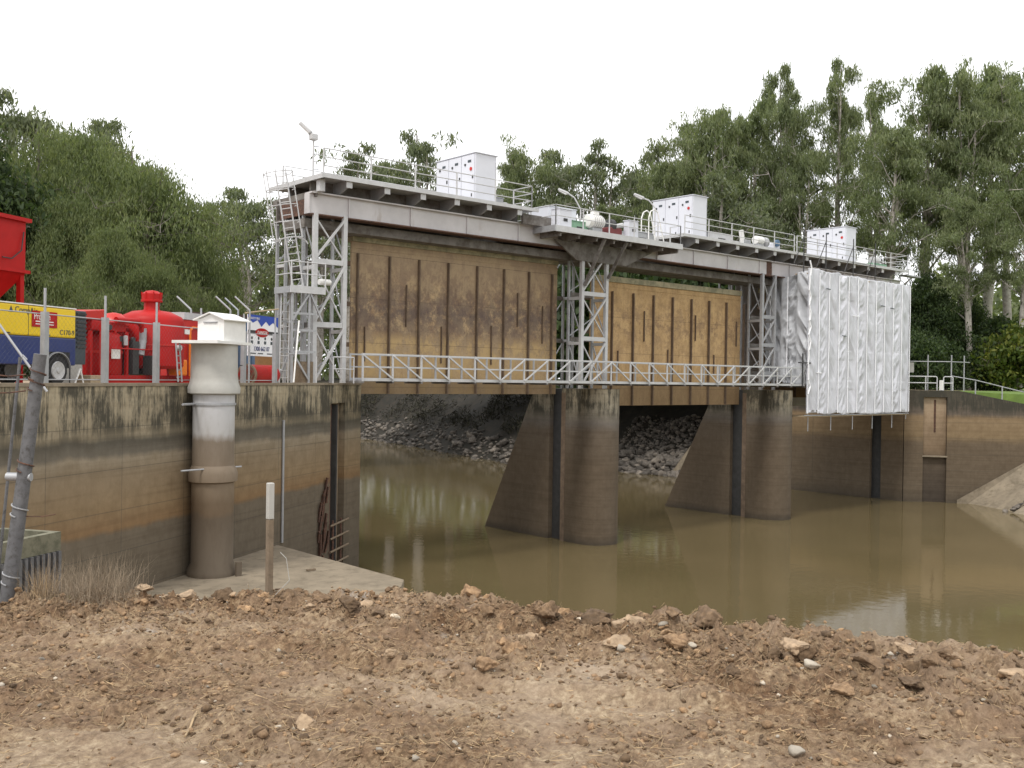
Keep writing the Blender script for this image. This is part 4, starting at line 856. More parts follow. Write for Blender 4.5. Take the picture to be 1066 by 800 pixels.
c0_ = LB+(LT-LB)*.36; MB().path([c0_+sidev*.75*math.cos(x_)+outv*.35+ax_*.4*math.sin(x_) for x_ in np.linspace(0, math.pi, 10)], .025, 5).build('cage_hoop', 'galvlight', t)
t = thing('caged_ladder', 'second lower ladder rising from the yard to the railed landing', 'ladder', (20.5, 38.1, 8.35))
for x in (20.1, 20.5): MB().tube((x, 38.0, 8.35), (x+.15, 38.2, 12.3), .03, 6).build('stile', 'galvlight', t)
for k in range(12): MB().tube((20.1+.012*k, 38.02+.015*k, 8.6+.31*k), (20.5+.012*k, 38.02+.015*k, 8.6+.31*k), .018, 5).build('rung', 'galvlight', t)
t = thing('leaning_prop', 'slanting white prop and frame at the foot of the left lattice tower', 'frame', (19.9, 37.2, 8.35))
MB().tube((20.0, 36.6, 8.42), (20.6, 37.3, 11.0), .035).build('prop', 'white', t); MB().box(20.8, 21.35, 37.4, 38.3, 8.4, 9.3).build('step_box', 'timber', t); MB().tube((19.9, 36.9, 9.6), (21.0, 37.1, 9.6), .025).build('rail', 'galv', t)
tag(MB().lathe([(.02, 0), (.12, 0), (.13, .05), (.13, .5), (.1, .56)], (21.6, 37.45, 12.7), 16, 'x').build('security_camera', 'white', smooth=True), 'white tube camera pointing out from the left lattice tower', 'camera')

# ------------------------------------------------------------------ gates
def gate(x0, x1, zt, zb, mat, label, ribs, stubs):
    t = thing('lift_gate', label, 'gate', (x0, 39.3, zb), 0, 'raised steel lift gates')
    MB().box(x0, x1, 39.3, 39.42, zb, zt-.32).build('skin_plate', mat, t)
    MB().box(x0, x1, 39.2, 39.75, zt-.317, zt).build('top_beam', 'gatetop', t)
    MB().box(x0, x1, 39.27, 39.297, zt-.62, zt-.5).build('cover_strip', mat, t)
    for x in ribs: MB().box(x-.03, x+.03, 39.14, 39.297, zb+.02, zt-.85).build('rib', 'gaterib', t)
    for x, a, b_ in stubs: MB().box(x-.02, x+.02, 39.2, 39.297, a, b_).build('short_stiffener', 'gaterib', t)
    for z in np.linspace(zb+.3, zt-1.4, 4): MB().box(x0, x1, 39.425, 39.8, z, z+.2).build('rear_beam', 'gaterib', t)
def xs(pxs, y=39.15): return [float(un(p, 340, 1, y)[0]) for p in pxs]
gate(24.35, 37.3, 15.2, 7.9, 'gate1', 'raised tan steel gate with dark rust stains in the left bay', xs([372.5, 405.8, 436.6, 467, 497, 525, 551, 575]), [(xs([424])[0], 11.1, 13.1), (xs([381])[0], 9.4, 11.0), (xs([461])[0], 9.4, 11.2), (xs([513])[0], 9.4, 11.4), (xs([540])[0], 11.4, 13.2), (xs([566])[0], 10.6, 12.6)])
gate(39.95, 53.75, 14.62, 7.25, 'gate2', 'raised golden ochre steel gate in the middle bay', xs([638, 660, 681, 701, 720.6, 739, 757, 775]), [(xs([672])[0], 11.0, 12.8), (xs([720])[0]+.5, 11.2, 12.8), (xs([645])[0], 9.2, 10.4), (xs([697])[0], 9.2, 10.6), (xs([768])[0], 11, 12.6), (xs([745])[0], 9.2, 10.4)])
gate(56.3, 70.6, 15.0, 7.7, 'gate2', 'steel gate inside the white wrap of the right bay', [58, 60, 62, 64, 66, 68, 70], [])
# ------------------------------------------------------------------ footbridge
t = thing('footbridge', 'long grey truss footbridge crossing in front of the gates', 'footbridge', (22.9, 36.1, 8.5))
Xs = list(np.linspace(22.95, 38.2, 11))+list(np.linspace(38.2, 56.2, 13))[1:]
for y, mt_ in ((36.1, 'galvlight'), (37.1, 'galv')):
    for z, w_ in ((8.58, .13), (9.12, .06), (9.66, .07)): beamobj('chord', (Xs[0], y, z), (Xs[-1], y, z), .09, w_, mt_, t)
    for i, x in enumerate(Xs): beamobj('vertical', (x, y-.05, 8.48), (x, y-.05, 9.7), .07, .07, mt_, t)
    for i in range(22):
        dn = i < 5 or 10 <= i < 16
        a = (Xs[i], y-.11, 9.62 if dn else 8.6); b_ = (Xs[i+1], y-.11, 8.6 if dn else 9.62)
        if y < 37: beamobj('diagonal', a, b_, .05, .065, mt_, t)
MB().box(Xs[0], Xs[-1], 36.17, 37.04, 8.5, 8.56).build('walkway', 'galv', t)
for x in Xs: beamobj('cross_bearer', (x, 35.98, 8.46), (x, 37.3, 8.46), .08, .08, 'under', t)
q = MB()
for x in (20.9, 22.7):  # entry gate rails
    q.tube((x, 36.35, 8.4), (x, 36.35, 9.5), .03)
q.path([(21.7, 36.35, 9.5), (22.7, 36.35, 9.5)], .03).path([(21.7, 36.35, 9.0), (22.7, 36.35, 9.0)], .025).tube((21.7, 36.35, 8.4), (21.7, 36.35, 9.5), .03)
tag(q.build('entry_rail', 'galvlight'), 'short grey entry rail on the wall top at the left end of the footbridge', 'rail')

# ------------------------------------------------------------------ shrink-wrapped scaffold
t = thing('wrapped_scaffold', 'scaffold round the right gate sealed in white shrink-wrap sheeting', 'scaffold', (56.2, 35.9, 6.7))
def sheet(P0, P1, zb0, zb1, zt0, zt1, name, mat, amp=.06, nu=150, nv=90, seed=0, inward=(0, 1, 0), edge=0.0):
    u = np.linspace(0, 1, nu)[:, None]; v = np.linspace(0, 1, nv)[None]
    P0 = np.array(P0); P1 = np.array(P1); Ln = np.linalg.norm(P1-P0)
    x = P0[0]+(P1[0]-P0[0])*u+0*v; y = P0[1]+(P1[1]-P0[1])*u+0*v
    zb = zb0+(zb1-zb0)*u; ztop = zt0+(zt1-zt0)*u; z = zb+(ztop-zb)*v
    s = u*Ln
    pan = np.floor(s/1.19+.05); ph = (pan*37.7) % 11
    w1 = fbm(s*.9+z*.5+ph, z*.38-s*.2+ph, 3, seed)-.5; w2 = np.abs(fbm(s*1.5-z*1.1*np.where(pan % 2, 1, -.7)+ph, z*.5+s*.7, 3, seed+9)-.5); w3 = np.abs(fbm(s*4+z*.5, z*.9+s+ph, 3, seed+4)-.5)*np.clip(fbm(s*.5, z*.4, 2, seed+20)*3-1.3, 0, 1)
    pl_ = np.abs(np.sin((s/1.19)*math.pi))*np.clip(np.abs(np.sin((z-6.6)/2.0*math.pi))*2, .75, 1)  # pinned at standards and ledgers
    dsp = (w1*1.6+w2*2.2+w3*1.2)*amp*(.08+pl_)
    dv = np.array(inward, float); x = x+dv[0]*dsp; y = y+dv[1]*dsp
    if edge: z = z+(fbm(s*1.1, z*0, 3, seed+3)-.5)*edge*((v < .02)+(v > .98))
    V = np.stack([x+0*z, y+0*z, z], -1).reshape(-1, 3); i = (np.arange(nu-1)[:, None]*nv+np.arange(nv-1)[None]).ravel()
    o = fastmesh(name, V-np.array([56.2, 35.9, 6.7]), np.stack([i, i+nv, i+nv+1, i+1], 1), mat, t, smooth=True)
    so = o.modifiers.new('thickness', 'SOLIDIFY'); so.thickness = .01
    return o
sheet((56.15, 35.85), (69.35, 35.85), 6.72, 6.66, 16.05, 15.85, 'front_sheet', 'wrap', .2, 260, 150, 1, edge=.25)
sheet((56.1, 39.0), (56.13, 35.87), 8.75, 8.65, 15.35, 16.05, 'side_sheet', 'wrapgrey', .6, 70, 110, 4, (1, 0, 0), edge=.3)
sheet((69.36, 35.87), (69.4, 41.5), 6.7, 6.7, 15.85, 15.8, 'end_sheet', 'wrap', .08, 60, 90, 7, (-1, 0, 0))
sheet((56.3, 41.6), (69.4, 41.6), 7, 7, 15.6, 15.6, 'rear_sheet', 'wrap', .1, 100, 60, 9)
for k in range(12):
    x = 56.25+k*1.19; o = MB().path([(x+random.uniform(-.02, .02), 35.81, z) for z in np.linspace(6.75, 15.85 if k else 16.0, 9)], .028, 5).build('seam_tape', 'tape', t)
q = MB()
for k in range(9):
    z = 8+k*.95; q.path([(56.22+random.uniform(-.08, .1), 35.78, z), (56.3+random.uniform(-.1, .15), 35.76, z+.5), (56.2, 35.78, z+.95)], .05, 5)
q.build('taped_corner', 'tape', t)
for (x, z, l) in ((58.2, 14.9, .5), (61.5, 13.3, .8), (65.2, 14.2, .5), (66.5, 14.1, .5), (57.2, 9.4, .6), (60.2, 11.9, .5)): MB().beam((x, 35.79, z), (x+l, 35.79, z-.03), .03, .05).build('patch_tape', 'charcoal' if l < .6 else 'tape', t)
MB().box(56.1, 69.4, 35.95, 37.1, 6.52, 6.6).build('bottom_plank', 'plank', t); MB().tube((56.0, 35.9, 6.62), (69.5, 35.9, 6.62), .03).build('ledger', 'galv', t)
for x in (56.6, 59.3, 62, 64.6, 67.3, 69.3): 
    MB().tube((x, 36.0, 5.6 if x < 68 else 6.2), (x, 36.0, 6.7), .03).build('standard', 'galv', t)
for x in (56.3, 58.9, 62.3, 65.2): 
    MB().tube((x, 36.3, 15.9), (x, 36.3, 18.6), .035).build('scaffold_pole', 'dark', t); MB().tube((x-1.1, 36.3, 16.3), (x, 36.3, 18.1), .03).build('scaffold_brace', 'dark', t)
for z in (17.0, 17.9): MB().tube((56.3, 36.35, z), (65.4, 36.35, z), .02).build('scaffold_rail', 'weathered', t)
q = MB()
for y in (37.3, 38.6): q.path([(56.07, y, z) for z in np.linspace(8.7, 15.6, 8)], .03, 5)
q.build('seam_tape', 'tape', t)
MB().box(56.4, 69.2, 35.98, 37.0, 15.75, 15.8).build('top_plank', 'plank', t)
t = thing('wrap_frame', 'dark upright pole and clamp where the footbridge meets the white wrap', 'pole', (55.6, 35.9, 8.5))
MB().tube((55.75, 35.9, 8.5), (55.75, 35.9, 10.6), .05).build('pole', 'dark', t); MB().tube((55.2, 35.85, 10.0), (56.5, 35.8, 10.0), .04).build('cross_tube', 'dark', t)
# ------------------------------------------------------------------ right bank furniture
t = thing('yard_fence', 'tall thin fence frame on the right abutment against the dark shrubs', 'fence', (72.2, 35.4, 8.3))
PF = [rwp(.2, .5), rwp(1.7, .5), rwp(3.35, .5), rwp(4.6, 2.0)]
for x, y in PF[1:]: MB().tube((x, y, 8.25), (x, y, 10.95), .05, 6).build('post', 'galv', t)
MB().path([(x, y, 10.45) for x, y in [rwp(-.6, .5)]+PF[1:3]+[rwp(5.1, 2.5)]], .035).build('rail', 'galv', t)
t = thing('abutment_rail', 'low grey hooped guardrail on the right abutment next to the wrap', 'rail', rwp(.6, .2)+(8.3,))
for a, b_ in ((.2, 2.3), (2.75, 3.4)):
    MB().path([rwp(a, .2)+(8.3,), rwp(a, .2)+(9.25,), rwp(a+.08, .2)+(9.33,), rwp(b_-.08, .2)+(9.33,), rwp(b_, .2)+(9.25,), rwp(b_, .2)+(8.3,)], .045).build('hoop', 'galvlight', t); MB().tube(rwp(a, .2)+(8.85,), rwp(b_, .2)+(8.85,), .04).build('mid_rail', 'galvlight', t)
MB().tube(rwp(1.5, .2)+(8.3,), rwp(1.5, .2)+(9.33,), .045).build('post', 'galvlight', t)
t = thing('sloping_rail', 'thin handrail sloping down along the grass at the far right', 'rail', rwp(3.3, .5)+(8.3,))
MB().path([rwp(3.3, .5)+(9.4,), rwp(5.1, .6)+(9.1,), rwp(6.95, .8)+(8.65,), rwp(12, 1.2)+(7.4,)], .04).build('rail', 'galv', t)
for s, z in ((5.1, 9.1), (6.95, 8.65)): MB().tube(rwp(s, .7)+(7.6,), rwp(s, .7)+(z,), .05).build('post', 'galv', t)
tag(MB().box(72.6, 72.85, 34.9, 35.15, 8.3, 9.05).build('white_bollard', 'white', bevel=.03), 'short white bollard in the gap between the two guardrail hoops', 'bollard')
t = thing('notice_board', 'pale square notice board beside the right edge of the white wrap', 'sign', rwp(.3, .8)+(8.3,))
MB().beam(rwp(-.1, .7)+(10.0,), rwp(.75, .7)+(10.0,), .04, .75).build('board', 'cream', t); MB().tube(rwp(.3, .75)+(8.3,), rwp(.3, .75)+(9.7,), .03).build('post', 'galv', t)
# ------------------------------------------------------------------ foreground bank terrain
EDGE = [(-14, 24), (-4, 14.5), (0.6, 10.6), (2.2, 9.0), (3.45, 8.05), (4.75, 6.75), (5.2, 5.6), (5.65, 4.75), (6.05, 3.8), (6.65, 2.65), (8.0, 0.0), (11, -7), (16, -25), (24, -60)]
EP = np.array(EDGE, float)
def sdist(x, y):
    """signed distance past the bank edge (positive = towards the river)"""
    best = np.full(x.shape, 1e9); sg = np.zeros(x.shape)
    for a, b_ in zip(EP[:-1], EP[1:]):
        d = b_-a; L2 = d@d; t_ = np.clip(((x-a[0])*d[0]+(y-a[1])*d[1])/L2, 0, 1); qx = a[0]+d[0]*t_; qy = a[1]+d[1]*t_; dd = np.hypot(x-qx, y-qy)
        cr = (d[0]*(y-a[1])-d[1]*(x-a[0])); mm = dd < best-1e-9; best = np.where(mm, dd, best); sg = np.where(mm, np.sign(cr), sg)
    return best*sg
def ground_z(x, y, fine=True):
    s = sdist(x, y)
    base = 7.1-.036*np.clip(np.hypot(x, y)-3, 0, 6.5)-.03
    z = base+np.where(s < 0, 0, -np.minimum(s*.95+.0, 9.2))
    shelf = 6.3*np.exp(-(((x-.6)/2.7)**2+((y-13.6)/3.4)**2)**2)
    z = np.maximum(z, np.where(shelf > 3, shelf, -9)); z = np.maximum(z, -1.8)
    ridge = np.exp(-((s+.25)/.55)**2)*(-.02+.07*np.clip((x-3.2)/2.5, 0, 1))
    sm = np.clip((fbm(x*.75+3, y*.75, 3, 52)-.45)*7, 0, 1)     # 0 scraped flat, 1 churned
    sm = np.maximum(sm, np.exp(-((s+.35)/.7)**2))
    amp = (.015+.04*sm)+.085*np.exp(-((s+.5)/.9)**2)
    for rc in (-1.9, -3.3):                                    # tyre ruts running along the bank
        q_ = (s-rc+(fbm(x*.5, y*.5, 2, 58)-.5)*.6)/.17; z = z-.035*np.exp(-q_**4)+.022*np.exp(-((np.abs(q_)-1.35)/.35)**2)
    z = z+ridge+(fbm(x*.8, y*.8, 3, 40)-.5)*.12+(fbm(x*3.2, y*3.2, 4, 41)-.5)*amp*2.0
    if fine:
        f1 = fbm(x*11, y*11, 4, 44, .6); lump = np.clip(f1-.5, 0, 1)
        z = z+lump*amp*2.2+(fbm(x*26, y*26, 3, 47)-.5)*.034
        tr = np.sin((x*.6+y*.8)*14)*np.exp(-((x-4.7)**2+(y-4.3)**2)/.18)*.02; z = z+tr
    return z
def grid(x0, x1, y0, y1, st):
    xs_ = np.arange(x0, x1+st/2, st); ys_ = np.arange(y0, y1+st/2, st); Xg, Yg = np.meshgrid(xs_, ys_, indexing='ij'); return Xg, Yg
Xg, Yg = grid(-1.5, 9.0, -1.5, 13.5, .025); Zg = ground_z(Xg, Yg); na, nb_ = Xg.shape
i = (np.arange(na-1)[:, None]*nb_+np.arange(nb_-1)[None]).ravel()
CH = np.clip((fbm(Xg*.75+3, Yg*.75, 3, 52)-.45)*7, 0, 1); CH = np.maximum(CH, np.exp(-((sdist(Xg, Yg)+.45)/.75)**2))
fg = struct(fastmesh('dirt_bank', np.stack([Xg, Yg, Zg], -1).reshape(-1, 3), np.stack([i, i+nb_, i+nb_+1, i+1], 1), 'soil', smooth=True))
at_ = fg.data.attributes.new('churn', 'FLOAT', 'POINT'); at_.data.foreach_set('value', CH.astype(np.float32).ravel())
Xc, Yc = grid(-61.5, 28.5, -61.5, 28.5, .75); Zc = ground_z(Xc, Yc, False)-.0; na2, nb2 = Xc.shape
ii, jj = np.meshgrid(np.arange(na2-1), np.arange(nb2-1), indexing='ij'); cx = Xc[:-1, :-1]+.375; cy = Yc[:-1, :-1]+.375
keep = ~((cx > -1.5) & (cx < 9) & (cy > -1.5) & (cy < 13.5)); i = (ii*nb2+jj)[keep]
struct(fastmesh('dirt_track', np.stack([Xc, Yc, Zc], -1).reshape(-1, 3), np.stack([i, i+nb2, i+nb2+1, i+1], 1), 'soil', smooth=True))
def gz(x, y): return float(ground_z(np.array([x]), np.array([y]))[0])
def gzv(P): return ground_z(P[:, 0], P[:, 1])
# crumbs (countless)
rs = np.random.default_rng(21)
def samp(n, band=None):
    out = []
    while len(out) < n:
        x = rs.uniform(-1, 8.8, 4000); y = rs.uniform(-1, 12, 4000); s = sdist(x, y); d = np.hypot(x, y)
        if band: pr = np.exp(-((s+band[0])/band[1])**2)
        else: pr = np.clip(2.2/np.maximum(d, 1), 0, 1)
        den = .12+.88*np.clip((fbm(x*.75+3, y*.75, 3, 52)-.42)*6, 0, 1)*(.4+.6*(fbm(x*2.5, y*2.5, 3, 61) > .5)) if not band else .3+.7*(fbm(x*1.9, y*1.9, 3, 61) > .48)
        ok = (s < .5) & (s > -6) & (rs.random(4000) < pr*den) & (d > 1.6)
        out += list(zip(x[ok], y[ok]))
    return np.array(out[:n])
P = np.concatenate([samp(24000), samp(20000, (.5, .8))]); S = rs.gamma(1.5, .006, len(P))+.003; Z = gzv(P)+S*.15
stuff(scatter('loose_soil', 'clod', PR1, np.c_[P, Z], S, rs), 'countless small crumbs of brown soil strewn over the dirt bank', 'soil crumbs')
P = np.concatenate([samp(900), samp(500, (.5, .8))]); S = rs.gamma(2, .004, len(P))+.003; Z = gzv(P)+S*.2
stuff(scatter('grit', 'stone', PR1, np.c_[P, Z], S, rs), 'fine pale grit sprinkled over the dirt bank', 'grit')
# straw and twigs
P = np.concatenate([samp(26000), samp(8000, (.5, .9))]); n_ = len(P)
a = rs.uniform(0, 6.28, n_); l = rs.gamma(1.8, .014, n_)+.01; w_ = rs.uniform(.0006, .0017, n_); dx, dy = np.cos(a), np.sin(a)
z0 = gzv(P)+.006; Q = P+np.stack([dx*l, dy*l], 1); z1 = gzv(Q)+.006+np.abs(rs.normal(0, .012, n_)); sx_ = np.stack([-dy*w_, dx*w_], 1)
V = np.stack([np.c_[P+sx_, z0], np.c_[P-sx_, z0], np.c_[P, z0+w_*2], np.c_[Q+sx_, z1], np.c_[Q-sx_, z1], np.c_[Q, z1+w_*2]], 1).reshape(-1, 3)
o = np.arange(n_)*6; Fq = np.stack([np.stack([o, o+1, o+4, o+3], 1), np.stack([o+1, o+2, o+5, o+4], 1), np.stack([o+2, o, o+3, o+5], 1)], 1).reshape(-1, 4)
stuff(fastmesh('straw', V, Fq, 'straw'), 'scattered dry straw and bits of twig over the dirt', 'straw')
# individual clods & stones
def meshes(mat):
    out = []
    for V, Fq in PR:
        o = fastmesh('src', V, Fq, mat); out.append(o.data); bpy.data.objects.remove(o)
    return out
CM, CP, SM = meshes('clod'), meshes('clodpale'), meshes('stone')
# larger lumps get extra roughness from a subdivided noisy mesh
def lump(seed, mat):
    V, Fq = rockmesh(seed, .75, 4); out = []
    for v in V:
        p = Vector(v); out.append(v*(1+.16*mnoise.noise(p*3.5+Vector((seed, 0, 0)))+.14*mnoise.noise(p*8)+.12*mnoise.noise(p*17)))
    o = fastmesh('src', np.array(out), Fq, mat, smooth=False); d = o.data; bpy.data.objects.remove(o); return d
LM = [lump(70+i, 'clod') for i in range(5)]; LP = [lump(80+i, 'clodpale') for i in range(4)]
def place(me, name, x, y, s, label, cat, group=None, fl=1.0, sink=.15):
    o = bpy.data.objects.new(name, me); COL.objects.link(o); o.location = (x, y, gz(x, y)+s*sink); o.scale = (s*rs.uniform(.9, 1.3), s*rs.uniform(.8, 1.1), s*fl); o.rotation_euler = (rs.uniform(-.2, .2), rs.uniform(-.2, .2), rs.uniform(0, 6.28))
    tag(o, label, cat, group); return o
def gpt(px, py):      # where the sight line meets the bank surface
    r = ray(px, py); lo, hi = 1.0, 30.0
    T = 1.0+np.arange(500)*.05; Pq = CAM[None]+T[:, None]*r[None]; s = sdist(Pq[:, 0], Pq[:, 1]); hit = Pq[:, 2] < ground_z(Pq[:, 0], Pq[:, 1])
    k = int(np.argmax(hit | (s > -.12))); p = Pq[k]      # never past the crest of the bank
    return float(p[0]), float(p[1]), float(T[k])
big = [(640, 672, 'pale', .10, 'large pale crusted clod in the middle of the dirt bank', 'clod'),
       (190, 607, 'pale', .13, 'biggest pale clod on the bank edge in front of the gauge well', 'clod'), (232, 615, 'pale', .09, 'pale clod on the bank edge just right of the biggest one', 'clod'),
       (150, 615, 'pale', .08, 'pale clod on the bank edge left of the biggest one', 'clod'),
       (412, 641, 'stone', .05, 'white stone lying by the ridge below the apron corner', 'stone'), (408, 681, 'pale', .07, 'pale clod lying midway across the dirt bank', 'clod'),
       (505, 697, 'clod', .08, 'dark clod with a straw tuft near the centre of the bank', 'clod'), (320, 755, 'pale', .075, 'flat tan clod low in the foreground', 'clod'),
       (735, 645, 'clod', .13, 'wide dark clod on the bank edge against the water', 'clod'), (700, 640, 'clod', .08, 'small dark clod left of the wide one on the bank edge', 'clod'),
       (648, 676, 'stone', .055, 'pale rounded stone beside the large crusted clod', 'stone'), (695, 714, 'clod', .05, 'dark round clod right of the tyre marks', 'clod'),
       (835, 690, 'clod', .12, 'brown clod at the left end of the right-hand clod heap', 'clod'), (845, 690, 'stone', .06, 'reddish rounded stone at the front of the right-hand clod heap', 'stone'),
       (830, 672, 'pale', .1, 'tan clod on top of the right-hand bank edge', 'clod'), (905, 690, 'clod', .12, 'dark wide clod in the right-hand heap', 'clod'), (942, 680, 'pale', .07, 'tall pale clod right of the dark wide one', 'clod'),
       (985, 682, 'clod', .09, 'brown clod on the crest near the right edge', 'clod'), (1052, 703, 'pale', .08, 'pale clod at the right frame edge', 'clod'), (950, 720, 'clod', .09, 'rough clod below the right-hand heap', 'clod'), (875, 718, 'clod', .07, 'small rough clod in front of the right-hand heap', 'clod'),
       (828, 785, 'stone', .05, 'smooth grey stone low in the foreground right of centre', 'stone'), (433, 797, 'stone', .03, 'small bluish stone at the bottom edge', 'stone'), (720, 676, 'stone', .035, 'small slate-coloured stone below the wide dark clod', 'stone'),
       (500, 618, 'pale', .05, 'little tan clod on the crest below the nearer pier', 'clod'), (602, 632, 'stone', .035, 'small grey stone on the crest left of the wide dark clod', 'stone'), (690, 655, 'stone', .04, 'white chip on the crest near the wide dark clod', 'stone'),
       (335, 625, 'clod', .12, 'dark lumpy clod at the foot of the timber stake', 'clod'), (365, 632, 'clod', .1, 'dark lumpy clod right of the timber stake', 'clod')]
for k, (px, py, ty, s, lab, cat) in enumerate(big):
    x, y, d = gpt(px, py+3); me = {'pale': LP[k % 4], 'clod': LM[k % 5], 'stone': SM[k % 6]}[ty]; place(me, 'stone' if ty == 'stone' else 'clod', x, y, s*1.0, lab, cat, fl=.75 if ty != 'stone' else .8)
P = samp(230, (.35, .5)); P2 = samp(25)
for k, (x, y) in enumerate(np.concatenate([P, P2])):
    place((LM+LP[:1])[k % 6], 'clod', float(x), float(y), min(.1, rs.gamma(2.2, .014)+.018)*(1.25 if x > 4.6 else .9), 'rough brown clod of turned soil among many on the bank', 'clod', 'clods of turned soil on the bank')
P = samp(40)
for k, (x, y) in enumerate(P): place(SM[k % 6], 'stone', float(x), float(y), rs.uniform(.012, .028), 'small pale pebble pressed into the dirt bank', 'stone', 'pebbles on the bank')
# timber stake, leaning posts
x, y, d = gpt(280, 618); zg = gz(x, y)
t = thing('timber_stake', 'square timber stake with a white painted top standing at the bank edge before the apron', 'stake', (x, y, zg))
hh = 118*d/F*.985
MB().box(-.025, .025, -.025, .025, -.2, hh-.3).build('shaft', 'timber', t, local=True, bevel=.006); MB().box(-.026, .026, -.026, .026, hh-.298, hh).build('white_top', 'cream', t, local=True, bevel=.006)
tag(MB().path([(x+.03, y-.05, zg), (x+.12, y-.12, zg+.12), (x+.1, y-.1, zg+.3), (x+.06, y-.07, zg+.35)], .003, 5).build('root_wisp', 'cream'), 'thin white curl of string at the foot of the timber stake', 'string')
x, y, d = gpt(6, 616); tp = dep(42, 369, d+.0)
t = thing('leaning_post', 'thick weathered grey post leaning right with wire twisted round it', 'post', (x, y, gz(x, y)))
b0 = Vector((x, y, gz(x, y)-.15)); b1 = Vector([float(v) for v in tp])
post = MB().tube(b0, b1, .062, 18, .05).build('shaft', 'weathered', t, smooth=True)
dv = (b1-b0).normalized()
for fr in (.12, .38, .55, .86, .9):
    c = b0+(b1-b0)*fr; a_ = dv.cross(Vector((0, 0, 1))).normalized(); bb = a_.cross(dv)
    MB().path([c+a_*.064*math.cos(q_)+bb*.064*math.sin(q_)+dv*.012*q_ for q_ in np.linspace(0, 9.5, 22)], .006, 5).build('wire_wrap', 'rust' if fr > .5 else 'galv', t)
c = b0+(b1-b0)*.53; MB().tube(c-Vector([float(v) for v in rt0])*.14, c+Vector([float(v) for v in rt0])*.06, .035, 12).build('bracket', 'galv', t, smooth=True)
c = b0+(b1-b0)*.38; MB().path([c, c+Vector([float(v) for v in rt0])*.2, c+Vector([float(v) for v in rt0])*.3+Vector((0, 0, .02))], .004, 4).build('wire_end', 'rust', t)
p0 = Vector([float(v) for v in dep(8, 500, d+.3)]); p1 = Vector([float(v) for v in dep(21, 372, d+.3)])
t = thing('thin_rod', 'thin grey rod standing just left of the leaning post', 'rod', (p0[0], p0[1], gz(p0[0], p0[1])))
MB().tube((p0-(p1-p0)*.9), p1, .013, 8).build('shaft', 'weathered', t); MB().path([p1-(p1-p0).normalized()*.1, p1+Vector((.02, 0, .02)), p1+Vector((.05, -.02, -.02))], .006, 5).build('hook', 'galv', t)
tag(MB().tube(dep(-12, 322, d+1.5), dep(49, 408, d+1.5), .012, 6).build('stay_wire', 'galv'), 'straight grey stay sloping down behind the leaning post', 'stay')
for k, (ya, yb, dd) in enumerate(((388, 392, .1), (410, 409, .1))):
    q = MB().path([dep(-30, ya, d-.4), dep(10, yb, d-.1), dep(27, yb-2, d-.08)], .006, 5)
    tag(q.build('fence_wire', 'rust'), ('upper' if k == 0 else 'lower')+' strand of old wire tied to the top of the leaning post', 'wire')
# headwall box & corrugated sheet
t = thing('drain_headwall', 'weathered concrete and sheet metal drain headwall by the left wall', 'headwall', tuple(float(v) for v in dep(25, 590, 15.0)))
e0 = dep(-40, 548, 14.2); e1 = dep(57, 553, 16.0); z1 = float(e1[2]); q = MB()
f0 = np.array([float(e0[0]), float(e0[1])]); f1 = np.array([float(e1[0]), float(e1[1])]); dr = (f1-f0)/np.linalg.norm(f1-f0); nr = np.array([-dr[1], dr[0]])
def hw(a, b_): p = f1-dr*a+nr*b_; return (float(p[0]), float(p[1]))
q.prism([hw(3, -.12), hw(0, -.12), hw(0, .0), hw(3, .0)], z1-.3, z1); q.prism([hw(.12, .003), hw(0, .003), hw(0, .9), hw(.12, .9)], z1-.3, z1); q.prism([hw(3, .9), hw(0, .9), hw(0, 1.02), hw(3, 1.02)], z1-.3, z1); q.build('rim', plain('mossy_rim', (.17, .16, .11), .9, grime=(.08, .08, .05), gamt=.5), t)
q = MB()
for k in range(26): q.prism([hw(.09+k*.12, -.16), hw(.03+k*.12, -.16), hw(.03+k*.12, -.08), hw(.09+k*.12, -.08)], z1-1.3, z1-.303)
for k in range(8): q.prism([hw(-.05, .05+k*.12), hw(-.05, .11+k*.12), hw(.02, .11+k*.12), hw(.02, .05+k*.12)], z1-1.3, z1-.303)
q.build('corrugated_sheet', 'weathered', t); MB().prism([hw(2.9, .01), hw(.13, .01), hw(.13, .89), hw(2.9, .89)], z1-1.4, z1-.25).build('fill', 'earth', t)
# brush and grass tufts
def tuft(name, px, py, n, h, spread, mat, label, cat, curl=.5, seed=1, dpt=None):
    if dpt: p = dep(px, py, dpt); x, y = float(p[0]), float(p[1])
    else: x, y, _ = gpt(px, py)
    r_ = np.random.default_rng(seed); V = []; Fq = []
    z = gz(x, y)-.03
    for k in range(n):
        a = r_.uniform(0, 6.28); tilt = abs(r_.normal(0, curl)); l = h*r_.uniform(.45, 1.1); bx, by = r_.normal(0, spread*.35, 2); w_ = r_.uniform(.0007, .0018); seg = 5; prev = None
        dx, dy = math.cos(a), math.sin(a); side = np.array([-dy, dx, 0])*w_; p_ = np.array([bx, by, 0.]); ang = tilt*.5
        for s_ in range(seg+1):
            o = len(V); ww = side*(1-s_/seg*.8); V += [tuple(p_+ww), tuple(p_-ww)]
            if s_: Fq.append((o-2, o-1, o+1, o))
            ang += tilt*.22+r_.normal(0, .1); p_ = p_+np.array([dx*math.sin(ang), dy*math.sin(ang), math.cos(ang)])*l/seg
    o = fastmesh(name, np.array(V), np.array(Fq), mat); o.location = (x, y, z); return tag(o, label, cat)
tuft('dry_bush', 103, 618, 1100, .34, .42, 'drybush', 'airy grey-brown dry bush at the bank edge against the left wall', 'bush', 1.0, 3)
tuft('dry_bush', 62, 618, 520, .3, .3, 'drybush', 'lower dry bush at the foot of the drain headwall', 'bush', .9, 4)
